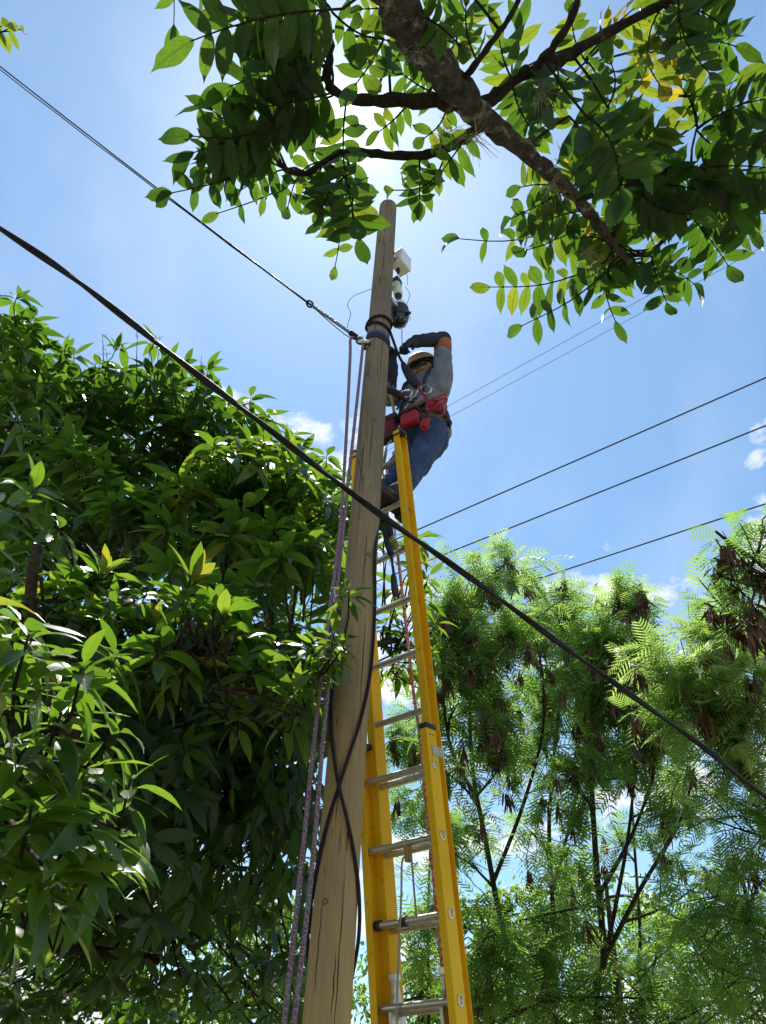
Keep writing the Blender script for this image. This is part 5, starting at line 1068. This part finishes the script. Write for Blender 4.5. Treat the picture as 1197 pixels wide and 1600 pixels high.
def feathery_tree(label, trunk, rad, clumps, forks=(), fine=False, leaf=.19, dens=2.1, grp='feathery trees with brown pods'):
    """trunk: pixel/depth path from its foot; clumps: (px, py, depth, radius in m, leaves, pods, tint)"""
    path = [at(*q) for q in trunk]; g = path[0].copy(); g.z = -.15
    foot = Vector((path[0].x, path[0].y, 0)); T = thing('feathery_tree', foot, label, 'tree', grp)
    P = smooth_path([g] + path, 6); MB().tube(P, lerp_list([rad * .66, rad * .5, rad * .4, rad * .3, rad * .16], len(P)), 8).build('trunk', MAT['ltrunk'], T)
    wood = MB(); src = [p for p in P if p.z > 1.8]
    for fk in forks:
        Q = smooth_path([at(*q) for q in fk], 5); wood.tube(Q, lerp_list([rad * .36, rad * .15], len(Q)), 6); src += Q
    lv = Leaves(FT_FINE if fine else FT_MID, MAT['feather']); tw = MB()
    for (x, y, d, r_, nl, npod, tint) in clumps:
        c = at(x, y + (22 if y < 1100 else 0), d); cand = [p for p in src if p.z < c.z - .15] or src
        q = min(cand, key=lambda p: (p - c).length); Q = limb(wood, q, c, .014, .006, .10, 6, 5)
        nodes = []
        for _ in range(max(5, nl // 7)):
            o = rvec(); o.z *= 1.25; e = c + o * r_ * rng.uniform(.3, 1.45); s = Q[int(rng.integers(2, 7))]; m_ = (s + e) / 2 + ZZ * .05 + rvec() * .06; nodes.append((s, m_, e)); tw.tube([s, m_, e], [.005, .004, .002], 4)
        for k in range(int(nl * dens * (.72 if y > 1280 else 1))):
            s, m_, e = nodes[int(rng.integers(len(nodes)))]; t = rng.uniform(.1, 1.05); p = (s + (m_ - s) * (2 * t)) if t < .5 else m_ + (e - m_) * (2 * t - 1); dirn = ((e - s).normalized() * .55 + rvec() * .75 - ZZ * .05); dirn.normalize()
            lv.add(frame(p, dirn, jit(ZZ, .3), leaf * rng.uniform(.6, 1.15)), tint + .12 + rng.normal() * .16)
        for k in range(int(npod * 1.9)):
            s, m_, e = nodes[int(rng.integers(len(nodes)))]; p = m_ + (e - m_) * rng.uniform(.3, 1.05) - ZZ * rng.uniform(0, .12); sc = rng.uniform(.75, 1.2)
            link(bpy.data.objects.new('pod_bunch', PODS[int(rng.integers(5))]), T, Matrix.Translation(p) @ Matrix.Rotation(rng.uniform(0, 6.28), 4, 'Z') @ Matrix.Scale(sc, 4))
    tag(wood.build('limbs', MAT['ltrunk'], T), kind='stuff'); tag(tw.build('twigs', MAT['twig'], T), kind='stuff')
    lv.finish(T, singles=0)
    return T
def C(*a): return a
feathery_tree('slim feathery tree nearest the ladder, heavy with brown pods', [(800, 1600, 6.6), (782, 1450, 6.7), (762, 1330, 6.8), (738, 1200, 6.9), (735, 1080, 7.0), (745, 930, 7.2)], .055,
    [(705, 930, 6.9, .38, 90, 6, .6), (755, 885, 7.0, .4, 90, 6, .65), (790, 860, 7.1, .28, 45, 3, .6), (700, 1010, 6.8, .4, 80, 8, .4), (770, 980, 7.0, .5, 110, 10, .45), (715, 1100, 6.8, .45, 90, 8, .3), (790, 1080, 7.0, .5, 110, 7, .3), (830, 950, 7.2, .4, 80, 6, .55), (690, 1200, 6.7, .35, 50, 3, .35), (780, 1200, 7.0, .5, 80, 5, .25), (700, 1330, 6.6, .35, 40, 2, .3)],
    [[(770, 1380, 6.75), (820, 1250, 6.9), (850, 1120, 7.1), (835, 960, 7.2)], [(745, 1250, 6.85), (700, 1150, 6.8), (690, 1000, 6.8)]])
feathery_tree('feathery tree with a straight dark trunk in the middle of the grove', [(870, 1600, 7.4), (866, 1450, 7.5), (858, 1300, 7.6), (866, 1180, 7.7), (880, 1060, 7.9), (900, 950, 8.1)], .05,
    [(870, 940, 7.8, .45, 100, 5, .6), (905, 985, 7.9, .5, 120, 5, .5), (860, 1040, 7.7, .5, 110, 8, .4), (920, 1080, 7.9, .55, 120, 8, .35), (850, 1150, 7.6, .5, 100, 8, .25), (920, 1190, 7.8, .5, 90, 5, .3), (830, 1300, 7.4, .5, 70, 4, .25), (890, 1320, 7.6, .45, 60, 3, .3)],
    [[(862, 1400, 7.5), (900, 1250, 7.7), (930, 1120, 7.9)]])
feathery_tree('feathery tree with forked trunk and long pods against the sky', [(935, 1600, 6.4), (944, 1500, 6.5), (934, 1380, 6.6), (926, 1260, 6.7), (922, 1180, 6.8), (925, 1080, 7.0), (945, 960, 7.2)], .06,
    [(960, 905, 7.0, .25, 35, 5, .5), (975, 950, 7.0, .38, 70, 9, .55), (925, 960, 7.0, .35, 60, 5, .55), (1005, 985, 6.9, .25, 30, 9, .5), (985, 1040, 6.9, .35, 60, 8, .4), (940, 1060, 6.9, .4, 80, 7, .4), (975, 1130, 6.8, .45, 90, 5, .3), (1035, 1170, 6.7, .4, 70, 4, .3), (895, 1230, 6.6, .4, 60, 5, .25), (1050, 1270, 6.6, .4, 60, 3, .35), (1080, 1390, 6.5, .4, 60, 2, .35)],
    [[(944, 1500, 6.5), (1000, 1390, 6.5), (1062, 1285, 6.6), (1085, 1200, 6.7)], [(944, 1500, 6.5), (965, 1400, 6.6), (985, 1280, 6.7), (1000, 1100, 6.8)], [(935, 1400, 6.6), (985, 1310, 6.6), (1020, 1220, 6.6)]])
feathery_tree('pale green feathery tree leaning in at the right edge', [(1290, 1600, 5.0), (1270, 1450, 5.1), (1245, 1300, 5.2), (1215, 1180, 5.3), (1180, 1090, 5.4)], .055,
    [(1075, 1005, 5.3, .26, 60, 2, .8), (1020, 1040, 5.4, .24, 50, 2, .8), (1130, 1040, 5.2, .32, 80, 2, .8), (1180, 1080, 5.0, .35, 90, 3, .75), (1050, 1080, 5.4, .3, 70, 3, .6), (1100, 1110, 5.2, .3, 70, 3, .6), (1140, 1010, 5.1, .25, 45, 2, .75), (1190, 990, 5.0, .3, 60, 2, .8), (1150, 1160, 5.1, .35, 80, 1, .55), (1190, 1250, 5.0, .4, 90, 1, .5), (1140, 1290, 5.2, .35, 70, 0, .4), (1185, 1370, 5.1, .4, 80, 0, .35), (1120, 1400, 5.3, .4, 80, 0, .3), (1180, 1480, 5.1, .45, 90, 0, .3), (1100, 1500, 5.3, .4, 70, 0, .3), (1250, 1100, 4.9, .4, 60, 1, .6), (1170, 1570, 5.2, .4, 70, 0, .35)],
    [[(1245, 1300, 5.2), (1160, 1220, 5.2), (1100, 1120, 5.3), (1060, 1040, 5.4)], [(1280, 1500, 5.1), (1180, 1440, 5.2), (1100, 1430, 5.3)]], True, .20, 1.35)
feathery_tree('near feathery branch with dark pods at the right edge against the sky', [(1420, 1600, 4.0), (1400, 1350, 4.1), (1360, 1100, 4.2), (1300, 950, 4.3), (1240, 900, 4.4)], .05,
    [(1115, 850, 4.4, .13, 12, 4, .4), (1150, 870, 4.4, .13, 14, 3, .4), (1185, 860, 4.3, .18, 26, 3, .35), (1195, 800, 4.3, .14, 16, 1, .45), (1100, 920, 4.4, .13, 14, 2, .45), (1140, 930, 4.4, .14, 16, 5, .4), (1185, 945, 4.3, .15, 16, 1, .5), (1250, 850, 4.3, .3, 40, 2, .5)],
    [[(1240, 900, 4.4), (1190, 915, 4.4), (1140, 905, 4.4), (1110, 900, 4.4)], [(1240, 900, 4.4), (1190, 880, 4.4), (1150, 855, 4.4), (1118, 830, 4.4)]], True, .17, 1.15)
feathery_tree('feathery sapling standing behind the ladder rungs', [(670, 1600, 7.6), (668, 1450, 7.7), (672, 1300, 7.8), (660, 1180, 7.9)], .035,
    [(640, 1150, 7.8, .4, 70, 4, .45), (660, 1080, 7.9, .4, 70, 5, .4), (640, 1250, 7.7, .4, 60, 2, .45), (690, 1420, 7.5, .5, 80, 2, .3), (640, 1480, 7.5, .5, 90, 1, .4), (720, 1300, 7.7, .45, 70, 3, .35)])
feathery_tree('slender feathery tree between the two forked trunks', [(1005, 1600, 8.0), (1000, 1450, 8.1), (990, 1300, 8.3), (985, 1180, 8.5)], .045,
    [(1000, 1180, 8.3, .5, 80, 3, .35), (960, 1290, 8.2, .4, 50, 3, .35), (1060, 1120, 8.4, .5, 90, 3, .45), (1090, 1220, 8.2, .5, 90, 1, .4), (1030, 1480, 8.0, .5, 90, 0, .35), (930, 1500, 8.0, .4, 60, 0, .4)])
feathery_tree('shaded feathery tree low at the bottom of the grove', [(770, 1700, 6.0), (765, 1600, 6.1), (758, 1500, 6.2), (752, 1430, 6.3)], .035,
    [(770, 1450, 6.2, .4, 90, 2, .25), (830, 1480, 6.2, .4, 90, 2, .3), (760, 1550, 6.0, .4, 90, 0, .3), (850, 1570, 6.1, .45, 100, 0, .3), (900, 1420, 6.3, .35, 60, 1, .3), (1020, 1560, 6.0, .45, 100, 0, .35), (960, 1590, 6.0, .4, 80, 0, .35), (1090, 1580, 5.8, .4, 90, 0, .3)])

# ------------------------------------------------------------------ broad-leaved bushes and trees behind
BT = [leaf_template(.5, d, .15, 3, .45, .8, 0, tw, .03) for d, tw in ((.2, .1), (.4, -.3), (.1, .3))]
def bush_tree(label, x, d, height_px, spread, clumps, tint, ln=.09, grp='leafy trees behind the pole'):
    top = at(x, height_px, d); foot = Vector((top.x, top.y, 0)); T = thing('leafy_tree', foot, label, 'tree', grp)
    P = smooth_path([foot - ZZ * .2, foot + Vector((.1, 0, top.z * .3)), foot + Vector((0, .1, top.z * .6)), top - ZZ * .3], 5); MB().tube(P, lerp_list([.09, .07, .05, .02], len(P)), 8).build('trunk', MAT['ltrunk'], T)
    lv = Leaves(BT, MAT['bush']); wood = MB()
    for (cx, cy, dd, r_, nl) in clumps:
        c = at(cx, cy, d + dd); q = min(P[5:], key=lambda p: (p - c).length); Q = limb(wood, q, c, .02, .008, .1, 5, 5)
        sub = [c + rvec() * r_ * rng.uniform(.3, 1) for _ in range(max(5, nl // 25))]
        for s in sub: wood.tube([Q[4], s], [.006, .003], 4)
        for k in range(int(nl * 1.7)):
            s = sub[int(rng.integers(len(sub)))]; o = rvec(); p = s + o * rng.uniform(.02, .16) * (r_ / .5); lv.add(frame(p, (o * .7 + rvec() * .5 - ZZ * .3).normalized(), jit(ZZ, .4), ln * rng.uniform(.7, 1.3)), tint + rng.normal() * .15)
    tag(wood.build('limbs', MAT['ltrunk'], T), kind='stuff'); lv.finish(T, singles=0)
bush_tree('bright green leafy tree seen between hanging ropes and mango', 430, 8.5, 1400, 1, [(430, 1430, 0, .5, 260), (400, 1480, .2, .5, 260), (450, 1520, 0, .5, 260), (420, 1580, 0, .6, 300), (350, 1560, .4, .6, 260), (480, 1440, .3, .4, 160)], .7)
bush_tree('yellowish leafy tree at the lower left corner', 130, 9.0, 1500, 1, [(60, 1580, 0, .6, 260), (150, 1560, 0, .6, 260), (220, 1540, .3, .5, 200), (120, 1520, .2, .4, 150), (260, 1600, 0, .6, 240), (-60, 1560, 0, .7, 200)], .8)
bush_tree('sunlit leafy tree behind the lower ladder', 660, 10.0, 1450, 1, [(640, 1500, 0, .6, 280), (700, 1550, 0, .6, 280), (600, 1560, 0, .6, 260), (660, 1600, 0, .7, 280), (740, 1480, 0, .5, 200)], .6)
bush_tree('sunlit leafy tree behind the middle of the grove', 850, 11.0, 1400, 1, [(800, 1480, 0, .7, 300), (880, 1430, 0, .7, 300), (840, 1560, 0, .7, 300), (930, 1520, 0, .7, 300), (760, 1590, 0, .7, 260)], .65)
bush_tree('sunlit leafy tree behind the right part of the grove', 1050, 11.0, 1400, 1, [(1010, 1480, 0, .7, 300), (1080, 1450, 0, .7, 300), (1040, 1560, 0, .7, 300), (1130, 1530, 0, .7, 300), (1180, 1450, 0, .7, 260), (1170, 1590, 0, .7, 260)], .6)
bush_tree('dense leafy tree filling the gap behind the forked trunk', 940, 9.5, 1330, 1, [(900, 1420, 0, .6, 260), (960, 1470, 0, .6, 260), (1000, 1410, .3, .5, 200), (930, 1560, 0, .6, 260), (860, 1500, .2, .6, 240), (1030, 1540, 0, .6, 240)], .45)
bush_tree('dense leafy tree low behind the right edge', 1150, 9.5, 1330, 1, [(1120, 1400, 0, .6, 260), (1190, 1380, 0, .6, 260), (1100, 1480, 0, .6, 240), (1180, 1500, 0, .6, 260), (1130, 1580, 0, .6, 240), (1060, 1600, 0, .5, 200)], .45)
bush_tree('dense leafy tree between the ladder and the slim trunk', 760, 9.0, 1380, 1, [(720, 1450, 0, .5, 220), (780, 1500, 0, .6, 260), (740, 1560, 0, .6, 260), (700, 1600, 0, .5, 220), (810, 1590, 0, .6, 240), (800, 1420, .2, .5, 200)], .4)
bush_tree('dark leafy tree low behind the mango trunk', 230, 8.0, 1380, 1, [(200, 1460, 0, .6, 280), (280, 1500, 0, .6, 280), (120, 1500, 0, .6, 260), (330, 1440, .2, .5, 240), (60, 1560, 0, .6, 240), (230, 1570, 0, .6, 260), (330, 1570, 0, .5, 240)], .2)
